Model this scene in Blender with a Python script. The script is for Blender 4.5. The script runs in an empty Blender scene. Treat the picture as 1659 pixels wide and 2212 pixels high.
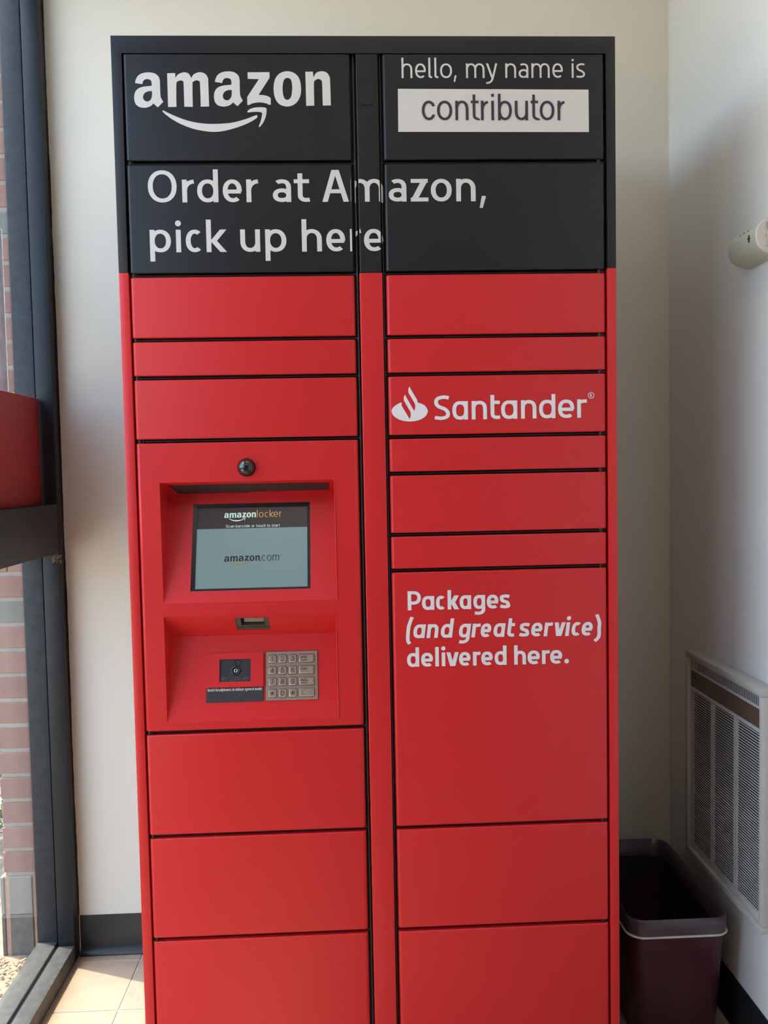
import bpy, bmesh, math, random
from math import sin, cos, pi, radians
from mathutils import Vector, Matrix
from mathutils.geometry import tessellate_polygon

# ---------------------------------------------------------------- units
# One unit below = the width of the locker cabinet (0.96 m). x runs right along the
# cabinet front, y goes into the back wall, z = 0 is the top of the cabinet.
S = 0.96
ZF = -2.1985                      # floor
def V(x, y, z):
    return Vector((S * x, S * y, S * (z - ZF)))

scene = bpy.context.scene
COL = scene.collection

# ---------------------------------------------------------------- camera
cam_data = bpy.data.cameras.new('camera')
cam = bpy.data.objects.new('camera', cam_data)
COL.objects.link(cam)
RX = Vector((0.9989676908605323, -0.04103608384091054, -0.019483132186014367))
FW = Vector((0.03998687750716747, 0.9978726504203349, -0.051490029814741316))
UP = Vector((0.021554633933396593, 0.05065780656619398, 0.9984834422212014))
m = Matrix((RX, UP, -FW)).transposed().to_4x4()
m.translation = V(0.45081664, -1.66933132, -0.85875642)
cam.matrix_world = m
cam_data.sensor_fit = 'VERTICAL'
cam_data.sensor_height = 24.0
cam_data.lens = 1771.538 / 2212 * 24.0
cam_data.clip_start = 0.02
scene.camera = cam

# ---------------------------------------------------------------- world, sun, lamps, exposure
world = bpy.data.worlds.new('sky')
scene.world = world
world.use_nodes = True
nt = world.node_tree
nt.nodes.clear()
out = nt.nodes.new('ShaderNodeOutputWorld')
bg = nt.nodes.new('ShaderNodeBackground')
sky = nt.nodes.new('ShaderNodeTexSky')
SUN_EL = radians(71)
SUN_AZ = math.atan2(0.2026, 0.0796)            # travel direction is (+x, -y)
sky.sky_type = 'NISHITA'
sky.sun_disc = False
sky.sun_elevation = SUN_EL
sky.sun_rotation = -SUN_AZ
sky.air_density = 1.0
sky.dust_density = 2.0
sky.ozone_density = 1.0
nt.links.new(sky.outputs[0], bg.inputs[0])
bg.inputs[1].default_value = 0.74
nt.links.new(bg.outputs[0], out.inputs[0])

sun_d = bpy.data.lights.new('sun', 'SUN')
sun_d.energy = 5.2
sun_d.angle = radians(0.53)
sun_d.color = (1.0, 0.90, 0.74)
sun = bpy.data.objects.new('sun', sun_d)
COL.objects.link(sun)
d = Vector((sin(SUN_AZ) * cos(SUN_EL), -cos(SUN_AZ) * cos(SUN_EL), -sin(SUN_EL)))
sun.rotation_euler = d.to_track_quat('-Z', 'Y').to_euler()
sun.location = V(-3, 2, 4)

# ceiling lamps of the lobby (behind the camera)
for i, (lx, ly, lw) in enumerate(((0.68, -0.14, 1.7), (0.45, -2.2, 2.5))):
    ld = bpy.data.lights.new('ceiling_lamp', 'AREA')
    ld.shape = 'RECTANGLE'
    ld.size, ld.size_y = 1.2, 0.6
    ld.energy = lw
    ld.color = (1.0, 0.95, 0.86)
    lo = bpy.data.objects.new('ceiling_lamp', ld)
    COL.objects.link(lo)
    lo.location = V(lx, ly, 0.735)

# light portal in the glazed wall: only tells the sampler where the sky comes in
pd = bpy.data.lights.new('window_portal', 'AREA')
pd.shape = 'RECTANGLE'
pd.size, pd.size_y = S * 2.0, S * 2.75
pd.cycles.is_portal = True
po = bpy.data.objects.new('window_portal', pd)
COL.objects.link(po)
po.location = V(-0.46, -0.43, -0.8)
po.rotation_euler = Vector((1, 0, 0)).to_track_quat('-Z', 'Y').to_euler()

scene.view_settings.view_transform = 'Standard'
scene.view_settings.look = 'None'
scene.view_settings.gamma = 1.0
scene.view_settings.use_curve_mapping = False
scene.view_settings.exposure = 0.73
scene.cycles.max_bounces = 10
scene.cycles.diffuse_bounces = 6
scene.cycles.transparent_max_bounces = 12
scene.cycles.caustics_reflective = False
scene.cycles.caustics_refractive = False
scene.cycles.use_denoising = True

# ---------------------------------------------------------------- materials
def mat(name, col, rough=0.5, metal=0.0, spec=0.5, bump=0.0, bscale=400.0, var=0.0, vscale=6.0,
        emit=None, estr=0.0, coat=0.0, alpha=1.0, trans=0.0, stretch=None):
    M = bpy.data.materials.new(name)
    M.use_nodes = True
    t = M.node_tree
    b = t.nodes['Principled BSDF']
    b.inputs['Base Color'].default_value = (*col, 1)
    b.inputs['Roughness'].default_value = rough
    b.inputs['Metallic'].default_value = metal
    b.inputs['Specular IOR Level'].default_value = spec
    b.inputs['Coat Weight'].default_value = coat
    b.inputs['Alpha'].default_value = alpha
    b.inputs['Transmission Weight'].default_value = trans
    if emit:
        b.inputs['Emission Color'].default_value = (*emit, 1)
        b.inputs['Emission Strength'].default_value = estr
    tc = t.nodes.new('ShaderNodeTexCoord')
    src = tc.outputs['Object']
    if stretch:
        mp = t.nodes.new('ShaderNodeMapping')
        mp.inputs['Scale'].default_value = stretch
        t.links.new(src, mp.inputs['Vector'])
        src = mp.outputs['Vector']
    if var > 0:
        n = t.nodes.new('ShaderNodeTexNoise')
        n.inputs['Scale'].default_value = vscale
        n.inputs['Detail'].default_value = 6
        n.inputs['Roughness'].default_value = 0.65
        t.links.new(src, n.inputs['Vector'])
        r = t.nodes.new('ShaderNodeValToRGB')
        r.color_ramp.elements[0].position = 0.3
        r.color_ramp.elements[1].position = 0.7
        r.color_ramp.elements[0].color = (*[c * (1 - var) for c in col], 1)
        r.color_ramp.elements[1].color = (*[min(1, c * (1 + var)) for c in col], 1)
        t.links.new(n.outputs['Fac'], r.inputs['Fac'])
        t.links.new(r.outputs['Color'], b.inputs['Base Color'])
    if bump > 0:
        n2 = t.nodes.new('ShaderNodeTexNoise')
        n2.inputs['Scale'].default_value = bscale
        n2.inputs['Detail'].default_value = 3
        t.links.new(src, n2.inputs['Vector'])
        bn = t.nodes.new('ShaderNodeBump')
        bn.inputs['Strength'].default_value = bump
        bn.inputs['Distance'].default_value = 0.001
        t.links.new(n2.outputs['Fac'], bn.inputs['Height'])
        t.links.new(bn.outputs['Normal'], b.inputs['Normal'])
    return M

def glass_mat(name, tint=(0.93, 0.96, 0.95)):
    M = bpy.data.materials.new(name)
    M.use_nodes = True
    t = M.node_tree
    t.nodes.clear()
    o = t.nodes.new('ShaderNodeOutputMaterial')
    mx = t.nodes.new('ShaderNodeMixShader')
    tr = t.nodes.new('ShaderNodeBsdfTransparent')
    tr.inputs[0].default_value = (*tint, 1)
    gl = t.nodes.new('ShaderNodeBsdfGlossy')
    gl.inputs['Roughness'].default_value = 0.01
    lw = t.nodes.new('ShaderNodeLayerWeight')        # thin pane: Schlick reflectance, same from both sides
    lw.inputs[0].default_value = 0.5
    pw = t.nodes.new('ShaderNodeMath'); pw.operation = 'POWER'; pw.inputs[1].default_value = 5.0
    ml = t.nodes.new('ShaderNodeMath'); ml.operation = 'MULTIPLY_ADD'; ml.inputs[1].default_value = 0.94; ml.inputs[2].default_value = 0.04
    t.links.new(lw.outputs['Facing'], pw.inputs[0])
    t.links.new(pw.outputs[0], ml.inputs[0])
    t.links.new(ml.outputs[0], mx.inputs[0])
    t.links.new(tr.outputs[0], mx.inputs[1])
    t.links.new(gl.outputs[0], mx.inputs[2])
    t.links.new(mx.outputs[0], o.inputs[0])
    return M

M_RED = mat('red_vinyl', (0.645, 0.018, 0.019), rough=0.42, spec=0.45, bump=0.10, bscale=900, var=0.02, vscale=3)
M_BLK = mat('black_vinyl', (0.014, 0.0130, 0.0145), rough=0.34, spec=0.36, bump=0.22, bscale=1100, var=0.06, vscale=4)
M_WHITE = mat('white_vinyl', (0.70, 0.645, 0.60), rough=0.5, bump=0.03)
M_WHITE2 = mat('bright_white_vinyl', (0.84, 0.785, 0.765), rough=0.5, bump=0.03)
M_INK = mat('dark_print', (0.035, 0.03, 0.04), rough=0.5)
M_GAP = mat('gap_black', (0.006, 0.006, 0.007), rough=0.6)
M_RUB = mat('black_rubber', (0.016, 0.016, 0.018), rough=0.38, spec=0.5)
M_HINGE = mat('worn_hinge', (0.05, 0.04, 0.03), rough=0.45, metal=0.6, var=0.7, vscale=250)
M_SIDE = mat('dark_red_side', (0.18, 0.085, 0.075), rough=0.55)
M_BODY = mat('cabinet_steel', (0.13, 0.125, 0.12), rough=0.5)
M_WALL = mat('painted_wall', (0.71, 0.665, 0.575), rough=0.72, spec=0.3, bump=0.12, bscale=160, var=0.015, vscale=2)
M_WALLR = mat('painted_wall_right', (0.79, 0.785, 0.77), rough=0.6, spec=0.4, bump=0.12, bscale=160, var=0.015, vscale=2)  # same paint as the back wall, with cool sky light put into its colour
M_WALLF = mat('far_wall_paint', (0.22, 0.21, 0.20), rough=0.7)
M_CONC = mat('concrete', (0.56, 0.53, 0.48), rough=0.95, bump=0.3, bscale=80, var=0.08, vscale=3)
M_CEIL = mat('ceiling_paint', (0.75, 0.73, 0.69), rough=0.9, bump=0.1, bscale=60)
M_FRAME = mat('bronze_frame', (0.014, 0.017, 0.021), rough=0.42, spec=0.28, bump=0.05, bscale=300, var=0.18, vscale=30)
M_SILL = mat('dusty_sill', (0.085, 0.082, 0.076), rough=0.55, bump=0.08, bscale=300, var=0.30, vscale=45)
M_FRAME2 = mat('dusty_frame', (0.030, 0.033, 0.037), rough=0.55, spec=0.32, bump=0.08, bscale=300, var=0.35, vscale=45)
M_GASK = mat('gasket', (0.008, 0.008, 0.009), rough=0.5)
M_GLASS = glass_mat('window_glass')
M_TILE = mat('clay_tile', (0.45, 0.345, 0.25), rough=0.5, bump=0.08, bscale=220, var=0.10, vscale=14)
M_GROUT = mat('grout', (0.50, 0.45, 0.38), rough=0.9, bump=0.15, bscale=300, var=0.1, vscale=40)
M_BASE = mat('rubber_baseboard', (0.020, 0.020, 0.022), rough=0.35, spec=0.5, var=0.15, vscale=12)
M_BRICK = [mat('red_brick', (0.26, 0.135, 0.108), rough=0.9, bump=0.5, bscale=120, var=0.14, vscale=30),
           mat('rose_brick', (0.29, 0.155, 0.125), rough=0.9, bump=0.5, bscale=120, var=0.14, vscale=30),
           mat('grey_brick', (0.18, 0.17, 0.15), rough=0.9, bump=0.5, bscale=120, var=0.16, vscale=30)]
M_MORT = mat('mortar', (0.36, 0.305, 0.26), rough=0.95, bump=0.5, bscale=200, var=0.14, vscale=60)
M_MORT2 = mat('pink_mortar', (0.46, 0.28, 0.21), rough=0.95, bump=0.5, bscale=200, var=0.14, vscale=60)
M_STONE = mat('grey_stone', (0.24, 0.228, 0.20), rough=0.9, bump=0.3, bscale=150, var=0.12, vscale=30)
M_STONE2 = mat('dark_grey_stone', (0.15, 0.14, 0.125), rough=0.9, bump=0.3, bscale=150, var=0.2, vscale=40)  # darker grey for the lower row of base stones
M_SOIL = mat('mulch_soil', (0.34, 0.25, 0.17), rough=1.0, bump=0.8, bscale=60, var=0.4, vscale=25)
M_CHIP = mat('wood_chip', (0.50, 0.36, 0.23), rough=0.9, var=0.35, vscale=20)
M_LEAF = mat('shrub_leaf', (0.07, 0.16, 0.035), rough=0.5, var=0.4, vscale=15)
M_BIN = mat('maroon_plastic', (0.062, 0.014, 0.020), rough=0.38, spec=0.32, var=0.08, vscale=10)
M_LINER = mat('bin_liner', (0.075, 0.050, 0.060), rough=0.28, spec=0.6, bump=0.8, bscale=60, var=0.3, vscale=25, stretch=(1, 1, 4))
M_LINING = mat('dark_liner', (0.035, 0.022, 0.022), rough=0.35, bump=0.6, bscale=40, var=0.3, vscale=12)
M_BAND = mat('white_band', (0.68, 0.66, 0.64), rough=0.5)
M_HEAT = mat('heater_enamel', (0.50, 0.50, 0.49), rough=0.42, var=0.06, vscale=20)
M_HEATC = mat('heater_casing', (0.48, 0.46, 0.42), rough=0.5, var=0.08, vscale=12)
M_HBROWN = mat('brown_strip', (0.115, 0.07, 0.045), rough=0.45, var=0.1, vscale=20)
M_HDARK = mat('heater_dark', (0.015, 0.013, 0.012), rough=0.8)
M_SENS = mat('sensor_plastic', (0.50, 0.50, 0.40), rough=0.45, spec=0.4)
M_SENSE = mat('sensor_end', (0.66, 0.59, 0.50), rough=0.5)
M_HOLE = mat('dark_hole', (0.012, 0.010, 0.010), rough=0.7)
M_GREY = mat('grey_print', (0.36, 0.35, 0.31), rough=0.6)
M_BOARD = mat('red_board', (0.42, 0.030, 0.030), rough=0.55, bump=0.04)
M_SHEET = mat('lavender_sheet', (0.42, 0.40, 0.46), rough=0.35, var=0.35, vscale=22, alpha=0.55)
M_RIM = mat('white_rim', (0.90, 0.90, 0.90), rough=0.4, trans=0.75)
M_STEEL = mat('tinted_brushed_steel', (0.55, 0.44, 0.36), rough=0.34, metal=0.75, bump=0.04, bscale=500, var=0.08, vscale=25)  # coppery tint puts the red panel's reflection into the steel colour
M_KEYINK = mat('key_ink', (0.05, 0.015, 0.012), rough=0.5)
M_GREEN = mat('green_bar', (0.02, 0.07, 0.02), rough=0.5)
M_AMBER = mat('amber_bar', (0.55, 0.30, 0.05), rough=0.5)
M_REDBAR = mat('red_bar', (0.40, 0.02, 0.02), rough=0.5)
M_EMBOSS = mat('embossed', (0.72, 0.66, 0.58), rough=0.3, metal=0.6)
M_DARKP = mat('dark_plate', (0.030, 0.029, 0.034), rough=0.5, bump=0.05, bscale=600)
M_DOME = mat('black_dome', (0.006, 0.006, 0.007), rough=0.03, spec=0.6, coat=0.5)
M_BEZEL = mat('screen_bezel', (0.008, 0.008, 0.010), rough=0.25)
M_BRASS = mat('jack_metal', (0.60, 0.52, 0.40), rough=0.25, metal=1.0)
M_SCANB = mat('scanner_face', (0.085, 0.085, 0.075), rough=0.4)
M_MIRROR = mat('scanner_mirror', (0.20, 0.17, 0.13), rough=0.2, metal=0.6)
M_GRILLE = mat('grille_plate', (0.042, 0.028, 0.030), rough=0.6)
M_WEB = mat('web_debris', (0.30, 0.23, 0.15), rough=0.9)

def emit_mat(name, col, strength, base, rough=0.2, var=0.0):
    return mat(name, base, rough=rough, emit=col, estr=strength, var=var, vscale=9)
M_SCR = emit_mat('screen_lit', (0.20, 0.31, 0.325), 0.42, (0.04, 0.045, 0.045), 0.22)
M_SCRH = emit_mat('screen_header', (0.050, 0.034, 0.036), 0.20, (0.025, 0.018, 0.018), 0.25)
M_SCRW = emit_mat('screen_white', (0.48, 0.66, 0.64), 0.62, (0.1, 0.1, 0.1))
M_SCRO = emit_mat('screen_orange', (0.42, 0.20, 0.05), 0.7, (0.1, 0.06, 0.02))
M_SCRK = emit_mat('screen_black', (0.012, 0.010, 0.014), 0.3, (0.02, 0.018, 0.02), 0.25)
M_SCRY = emit_mat('screen_gold', (0.26, 0.16, 0.03), 0.55, (0.06, 0.05, 0.02), 0.25)

# ---------------------------------------------------------------- mesh helpers
ORIG = {}

def finish(name, bm, mats, parent=None, ang=35, label=None, cat=None, group=None, kind=None, origin=None, smooth=True):
    """bmesh in locker units -> one linked mesh object, origin at its base"""
    if not isinstance(mats, (list, tuple)):
        mats = [mats]
    bmesh.ops.recalc_face_normals(bm, faces=bm.faces)
    for v in bm.verts:
        v.co = V(*v.co)
    if bm.verts:
        xs = [v.co.x for v in bm.verts]; ys = [v.co.y for v in bm.verts]; zs = [v.co.z for v in bm.verts]
        o = Vector(((min(xs) + max(xs)) / 2, (min(ys) + max(ys)) / 2, min(zs)))
    else:
        o = Vector((0, 0, 0))
    for v in bm.verts:
        v.co -= o
    me = bpy.data.meshes.new(name)
    bm.to_mesh(me)
    bm.free()
    for M in mats:
        me.materials.append(M)
    if smooth:
        for p in me.polygons:
            p.use_smooth = True
        me.set_sharp_from_angle(angle=radians(ang))
    ob = bpy.data.objects.new(name, me)
    COL.objects.link(ob)
    place(ob, o, parent)
    tag(ob, label, cat, group, kind)
    return ob

def place(ob, o, parent=None):
    ORIG[ob.name] = o
    if parent is not None:
        ob.parent = parent
        ob.location = o - ORIG[parent.name]
    else:
        ob.location = o

def tag(ob, label=None, cat=None, group=None, kind=None):
    if label: ob['label'] = label
    if cat: ob['category'] = cat
    if group: ob['group'] = group
    if kind: ob['kind'] = kind

def root(name, p, label=None, cat=None, kind=None, group=None):
    o = bpy.data.objects.new(name, None)
    o.empty_display_size = 0.1
    COL.objects.link(o)
    place(o, V(*p))
    tag(o, label, cat, group, kind)
    return o

def copy_part(src, name, o, parent):
    c = src.copy()
    COL.objects.link(c)
    c.name = name
    place(c, o, parent)
    return c

def BM():
    return bmesh.new()

def quad(bm, a, b, c, d, mi=0):
    f = bm.faces.new([bm.verts.new(p) for p in (a, b, c, d)])
    f.material_index = mi
    return f

def box(bm, x0, x1, y0, y1, z0, z1, bev=0.0, seg=2, mi=0):
    vs = [bm.verts.new((x, y, z)) for x in (x0, x1) for y in (y0, y1) for z in (z0, z1)]
    idx = ((0, 1, 3, 2), (4, 6, 7, 5), (0, 4, 5, 1), (2, 3, 7, 6), (0, 2, 6, 4), (1, 5, 7, 3))
    fs = []
    for i in idx:
        f = bm.faces.new([vs[k] for k in i])
        f.material_index = mi
        fs.append(f)
    if bev > 0:
        es = list({e for f in fs for e in f.edges})
        bmesh.ops.bevel(bm, geom=es, offset=bev, segments=seg, affect='EDGES', profile=0.5)
    return fs

def tube(bm, p0, p1, r, n=10, mi=0, caps=True, r1=None):
    p0, p1 = Vector(p0), Vector(p1)
    r1 = r if r1 is None else r1
    ax = (p1 - p0).normalized()
    u = ax.orthogonal().normalized()
    w = ax.cross(u)
    a = [bm.verts.new(p0 + (u * cos(2 * pi * k / n) + w * sin(2 * pi * k / n)) * r) for k in range(n)]
    b = [bm.verts.new(p1 + (u * cos(2 * pi * k / n) + w * sin(2 * pi * k / n)) * r1) for k in range(n)]
    for k in range(n):
        f = bm.faces.new((a[k], a[(k + 1) % n], b[(k + 1) % n], b[k]))
        f.material_index = mi
    if caps:
        bm.faces.new(a[::-1]).material_index = mi
        bm.faces.new(b).material_index = mi

def disc(bm, fr, cu, cv, ru, rv, n=20, mi=0):
    vs = [bm.verts.new(fr(cu + ru * cos(2 * pi * k / n), cv + rv * sin(2 * pi * k / n))) for k in range(n)]
    f = bm.faces.new(vs)
    f.material_index = mi

def ring(bm, fr, cu, cv, ru, rv, th, n=28, mi=0):
    o = [bm.verts.new(fr(cu + ru * cos(2 * pi * k / n), cv + rv * sin(2 * pi * k / n))) for k in range(n)]
    i = [bm.verts.new(fr(cu + (ru - th) * cos(2 * pi * k / n), cv + (rv - th) * sin(2 * pi * k / n))) for k in range(n)]
    for k in range(n):
        f = bm.faces.new((o[k], o[(k + 1) % n], i[(k + 1) % n], i[k]))
        f.material_index = mi

def torus(bm, fr, c, R, r, n=24, m=8, mi=0):
    """fr(u, v, w) -> point"""
    rows = []
    for a in range(n):
        A = 2 * pi * a / n
        rows.append([bm.verts.new(fr(c[0] + (R + r * cos(2 * pi * b / m)) * cos(A), c[1] + (R + r * cos(2 * pi * b / m)) * sin(A), c[2] + r * sin(2 * pi * b / m))) for b in range(m)])
    for a in range(n):
        for b in range(m):
            f = bm.faces.new((rows[a][b], rows[(a + 1) % n][b], rows[(a + 1) % n][(b + 1) % m], rows[a][(b + 1) % m]))
            f.material_index = mi

def rounded_panel(x0, x1, z0, z1, depth=0.016, r=0.0075, c=0.0016, yf=0.0, holes=False):
    """sheet-metal door: rounded vertical edges, crisp horizontal ones"""
    bm = BM()
    prof = [(x0, yf + depth)]
    n = 5
    for k in range(n + 1):
        a = pi / 2 * k / n
        prof.append((x0 + r - r * cos(a), yf + r - r * sin(a)))
    mid = len(prof)
    for k in range(n + 1):
        a = pi / 2 * k / n
        prof.append((x1 - r + r * sin(a), yf + r - r * cos(a)))
    prof.append((x1, yf + depth))
    lv = [(z0, c), (z0 + c, 0), (z1 - c, 0), (z1, c)]
    rows = [[bm.verts.new((x, min(y + dy, yf + depth), z)) for x, y in prof] for z, dy in lv]
    for j in range(3):
        for i in range(len(prof) - 1):
            if holes and j == 1 and i == mid - 1:
                continue
            bm.faces.new((rows[j][i], rows[j][i + 1], rows[j + 1][i + 1], rows[j + 1][i]))
    bm.faces.new(rows[0][::-1])
    bm.faces.new(rows[3])
    return bm

# ---------------------------------------------------------------- lettering
def catmull(pts, closed=False, n=6):
    """pts: (x, y[, 1]) ; a third value marks a corner"""
    out = []
    N = len(pts)
    segs = N if closed else N - 1
    for i in range(segs):
        p1, p2 = pts[i], pts[(i + 1) % N]
        p0 = pts[i - 1] if (closed or i > 0) else p1
        p3 = pts[(i + 2) % N] if (closed or i + 2 < N) else p2
        if len(p1) > 2: p0 = p1
        if len(p2) > 2: p3 = p2
        for k in range(n):
            t = k / n
            q = []
            for d_ in (0, 1):
                a, b, c_, e = p0[d_], p1[d_], p2[d_], p3[d_]
                q.append(0.5 * (2 * b + (c_ - a) * t + (2 * a - 5 * b + 4 * c_ - e) * t * t + (3 * b - a - 3 * c_ + e) * t ** 3))
            out.append(tuple(q))
            if len(p1) > 2 and len(p2) > 2:
                break
    if not closed:
        out.append(tuple(pts[-1][:2]))
    return out

def fill(bm, loops, fr, mi=0):
    L = [[Vector((p[0], p[1], 0)) for p in lp] for lp in loops]
    flat = [p for lp in L for p in lp]
    vs = [bm.verts.new(fr(p.x, p.y)) for p in flat]
    for t in tessellate_polygon(L):
        try:
            f = bm.faces.new([vs[i] for i in t])
            f.material_index = mi
        except ValueError:
            pass

def ribbon(bm, pts, t, fr, closed=False, mi=0, rise=0.0):
    P = [Vector(p) for p in pts]
    Q = [P[0]]
    for p in P[1:]:
        if (p - Q[-1]).length > 1e-7:
            Q.append(p)
    P = Q
    if closed and (P[0] - P[-1]).length < 1e-7:
        P.pop()
    n = len(P)
    l, r = [], []
    for i in range(n):
        a = P[i - 1] if (closed or i > 0) else None
        b = P[(i + 1) % n] if (closed or i < n - 1) else None
        d1 = (P[i] - a).normalized() if a is not None else None
        d2 = (b - P[i]).normalized() if b is not None else None
        dd = ((d1 or d2) + (d2 or d1)).normalized()
        nn = Vector((-dd.y, dd.x))
        k = 1.0
        if d1 is not None and d2 is not None:
            k = 1 / max(0.5, nn.dot(Vector((-d1.y, d1.x))))
        ex = (i * rise,) if rise else ()
        l.append(bm.verts.new(fr(*(P[i] + nn * t * k), *ex)))
        r.append(bm.verts.new(fr(*(P[i] - nn * t * k), *ex)))
    for i in range(n if closed else n - 1):
        j = (i + 1) % n
        f = bm.faces.new((r[i], r[j], l[j], l[i]))
        f.material_index = mi

def arc(cx, cy, rx, ry, a0, a1, n=14, k=2.25):
    o = []
    for i in range(n + 1):
        a = radians(a0 + (a1 - a0) * i / n)
        c_, s_ = cos(a), sin(a)
        o.append((cx + rx * math.copysign(abs(c_) ** (2 / k), c_), cy + ry * math.copysign(abs(s_) ** (2 / k), s_)))
    return o

def slantbar(x0, y0, x1, y1, h):
    """bar cut level at both ends; h = half width measured level"""
    return [(x0 - h, y0), (x0 + h, y0), (x1 + h, y1), (x1 - h, y1)]

def glyph(c, w, X, A, D, t, style, qy=1.0):
    """strokes of one letter in a box w wide: ('s' open stroke | 'c' closed | 'f' filled loop, points)"""
    st = []
    s = lambda p: st.append(('s', p))
    cl = lambda p: st.append(('c', p))
    fl = lambda p: st.append(('f', p))
    ry = 0.36 * X
    single = style in ('sant', 'sant_i')
    K = 2.45 if single else (2.1 if style == 'arial' else 2.15)
    def dot(y, rr):
        fl([(w / 2 + rr * cos(2 * pi * k / 18), y + rr / qy * sin(2 * pi * k / 18)) for k in range(18)])
    def arch(xl, xr):
        top = X - t * 0.95
        s(arc((xl + xr) / 2, top - ry, (xr - xl) / 2, ry, 168, 0, k=K) + [(xr, 0)])
    def bowl(y0, y1, flip=False):
        cl(arc(w / 2, (y0 + y1) / 2, w / 2 - t, (y1 - y0) / 2 - t * 0.97, 0, 345, 26, K))
    if c == 'o':
        bowl(0, X)
    elif c == 'O':
        bowl(0, A)
    elif c == 'c':
        s(arc(w * 0.53, X / 2, w * 0.53 - t, X / 2 - t, 52, 308, 22, K) if style != 'arial' else arc(w * 0.5, X / 2, w * 0.5 - t, X / 2 - t, 28, 332, 22, K))
    elif c == 'e':
        s([(t * 0.6, X * 0.47), (w - t * 0.4, X * 0.47)])
        s([(w - t, X * 0.47)] + arc(w / 2, X / 2, w / 2 - t, X / 2 - t, 4, 180, 16, K) + arc(w * 0.53, X / 2, w * 0.53 - t, X / 2 - t, 180, 308, 12, K)[1:])
    elif c == 'l':
        if style == 'light' and w > 3 * t:
            s([(t, A), (t, t * 2.2)] + arc(t + 2.2 * t, t + 1.6 * t, 2.2 * t, 1.6 * t, 180, 270, 6, 2)[1:] + [(w, t)])
        else:
            s([(w / 2, 0), (w / 2, A)])
    elif c == 'h':
        s([(t, 0), (t, A)]); arch(t, w - t)
    elif c == 'n':
        s([(t, 0), (t, X)]); arch(t, w - t)
    elif c == 'm':
        s([(t, 0), (t, X)]); arch(t, w / 2); arch(w / 2, w - t)
    elif c == 'r':
        s([(t, 0), (t, X)])
        if single:
            s([(t, X - t * 1.35)] + arc(w, X - t * 2.0, w - t, t * 1.0, 150, 92, 6, 2))
        else:
            s(arc(w, X - t - 0.42 * X, w - t, 0.42 * X, 176, 95 if style != 'arial' else 100, 10, 2.2))
    elif c == 'u':
        s([(w - t, 0), (w - t, X)])
        s([(t, X)] + arc(w / 2, t + ry, w / 2 - t, ry, 180, 345, 14, K))
    elif c == 'i':
        s([(w / 2, 0), (w / 2, X)])
        if style == 'arial':
            s([(w / 2, A - 2.4 * t), (w / 2, A)])
        else:
            dot(D if D > 0 else A, t * 1.22)
    elif c == 'd':
        s([(w - t, 0), (w - t, A)]); bowl(0, X)
    elif c == 'b':
        s([(t, 0), (t, A)]); bowl(0, X)
    elif c == 'p':
        s([(t, D), (t, X)]); bowl(0, X)
    elif c == 't':
        xs = w * 0.40 if style != 'sant' and style != 'sant_i' else t * 1.05
        s([(xs, A), (xs, t + 0.2 * X)] + arc(xs + 0.22 * X, t + 0.2 * X, 0.22 * X, 0.2 * X, 180, 270, 8, 2.2)[1:] + [(w, t * 1.15)])
        s([(0 if not single else xs, X - t), (w * 0.98, X - t)])
    elif c == 'a':
        if single:
            s([(w - t, 0), (w - t, X - t * 0.55)]); bowl(0, X)
            s([(w * 0.5, X - t), (w, X - t * 1.1)])
        else:
            s([(w - t, 0)] + arc(w * 0.5, X - t - 0.27 * X, w * 0.5 - t, 0.27 * X, 0, 132, 12, 2.3))
            cl(arc(w * 0.5, 0.30 * X, w * 0.5 - t, 0.30 * X - t, 0, 345, 22, 2.2))
    elif c == 'g':
        s([(w - t, X - t * 0.6), (w - t, D + t + 0.3 * X)] + arc(w - t - 0.33 * X, D + t + 0.28 * X, 0.33 * X, 0.28 * X, 0, -90, 8, 2.2)[1:] + [(w * 0.12, D + t * 1.25)])
        bowl(0, X)
        s([(w * 0.5, X - t), (w, X - t * 1.1)])
    elif c in 'sS':
        H = A if c == 'S' else X
        s(catmull([(w * 0.94, H - t * 1.45), (w * 0.58, H - t), (w * 0.22, H * 0.90 - t * 0.5), (t, H * 0.72), (w * 0.26, H * 0.56), (w * 0.70, H * 0.43),
                   (w - t, H * 0.27), (w * 0.80, H * 0.10 + t * 0.4), (w * 0.45, t), (w * 0.03, t * 1.5)], n=4))
    elif c == 'k':
        s([(t, 0), (t, A)])
        h = t * 1.35
        fl(slantbar(t * 2 + h * 0.4, X * 0.44, w - h, X, h))
        fl(slantbar(w - h, 0, t * 2 + h * 0.6, X * 0.52, h))
    elif c == 'z':
        s([(w * 0.01, X - t), (w * 0.98, X - t)]); s([(0, t), (w, t)])
        fl(slantbar(t * 1.5, t, w - t * 1.6, X - t, t * 1.35))
    elif c == 'v':
        h = t * 1.12
        fl(slantbar(h, X, w / 2 - h * 0.3, 0, h)); fl(slantbar(w - h, X, w / 2 + h * 0.3, 0, h))
    elif c == 'y':
        h = t * 1.1
        fl(slantbar(h, X, w * 0.55 - h * 0.1, 0, h))
        s(catmull([(w - h, X), (w * 0.58, 0), (w * 0.40, D * 0.62), (w * 0.22, D + t * 1.1), (0, D + t * 0.8)], n=5))
    elif c == 'A':
        h = t * 1.12
        fl(slantbar(h, 0, w / 2 - h * 0.35, A, h)); fl(slantbar(w - h, 0, w / 2 + h * 0.35, A, h))
        s([(w * 0.22, A * 0.33), (w * 0.78, A * 0.33)])
    elif c == 'P':
        s([(t, 0), (t, A)])
        s([(t, A - t), (w * 0.45, A - t)] + arc(w * 0.45, A - t - 0.27 * A, w * 0.55 - t, 0.27 * A, 90, -90, 14, 2.3)[1:] + [(t, A - t - 0.54 * A)])
    elif c == ',':
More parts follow.
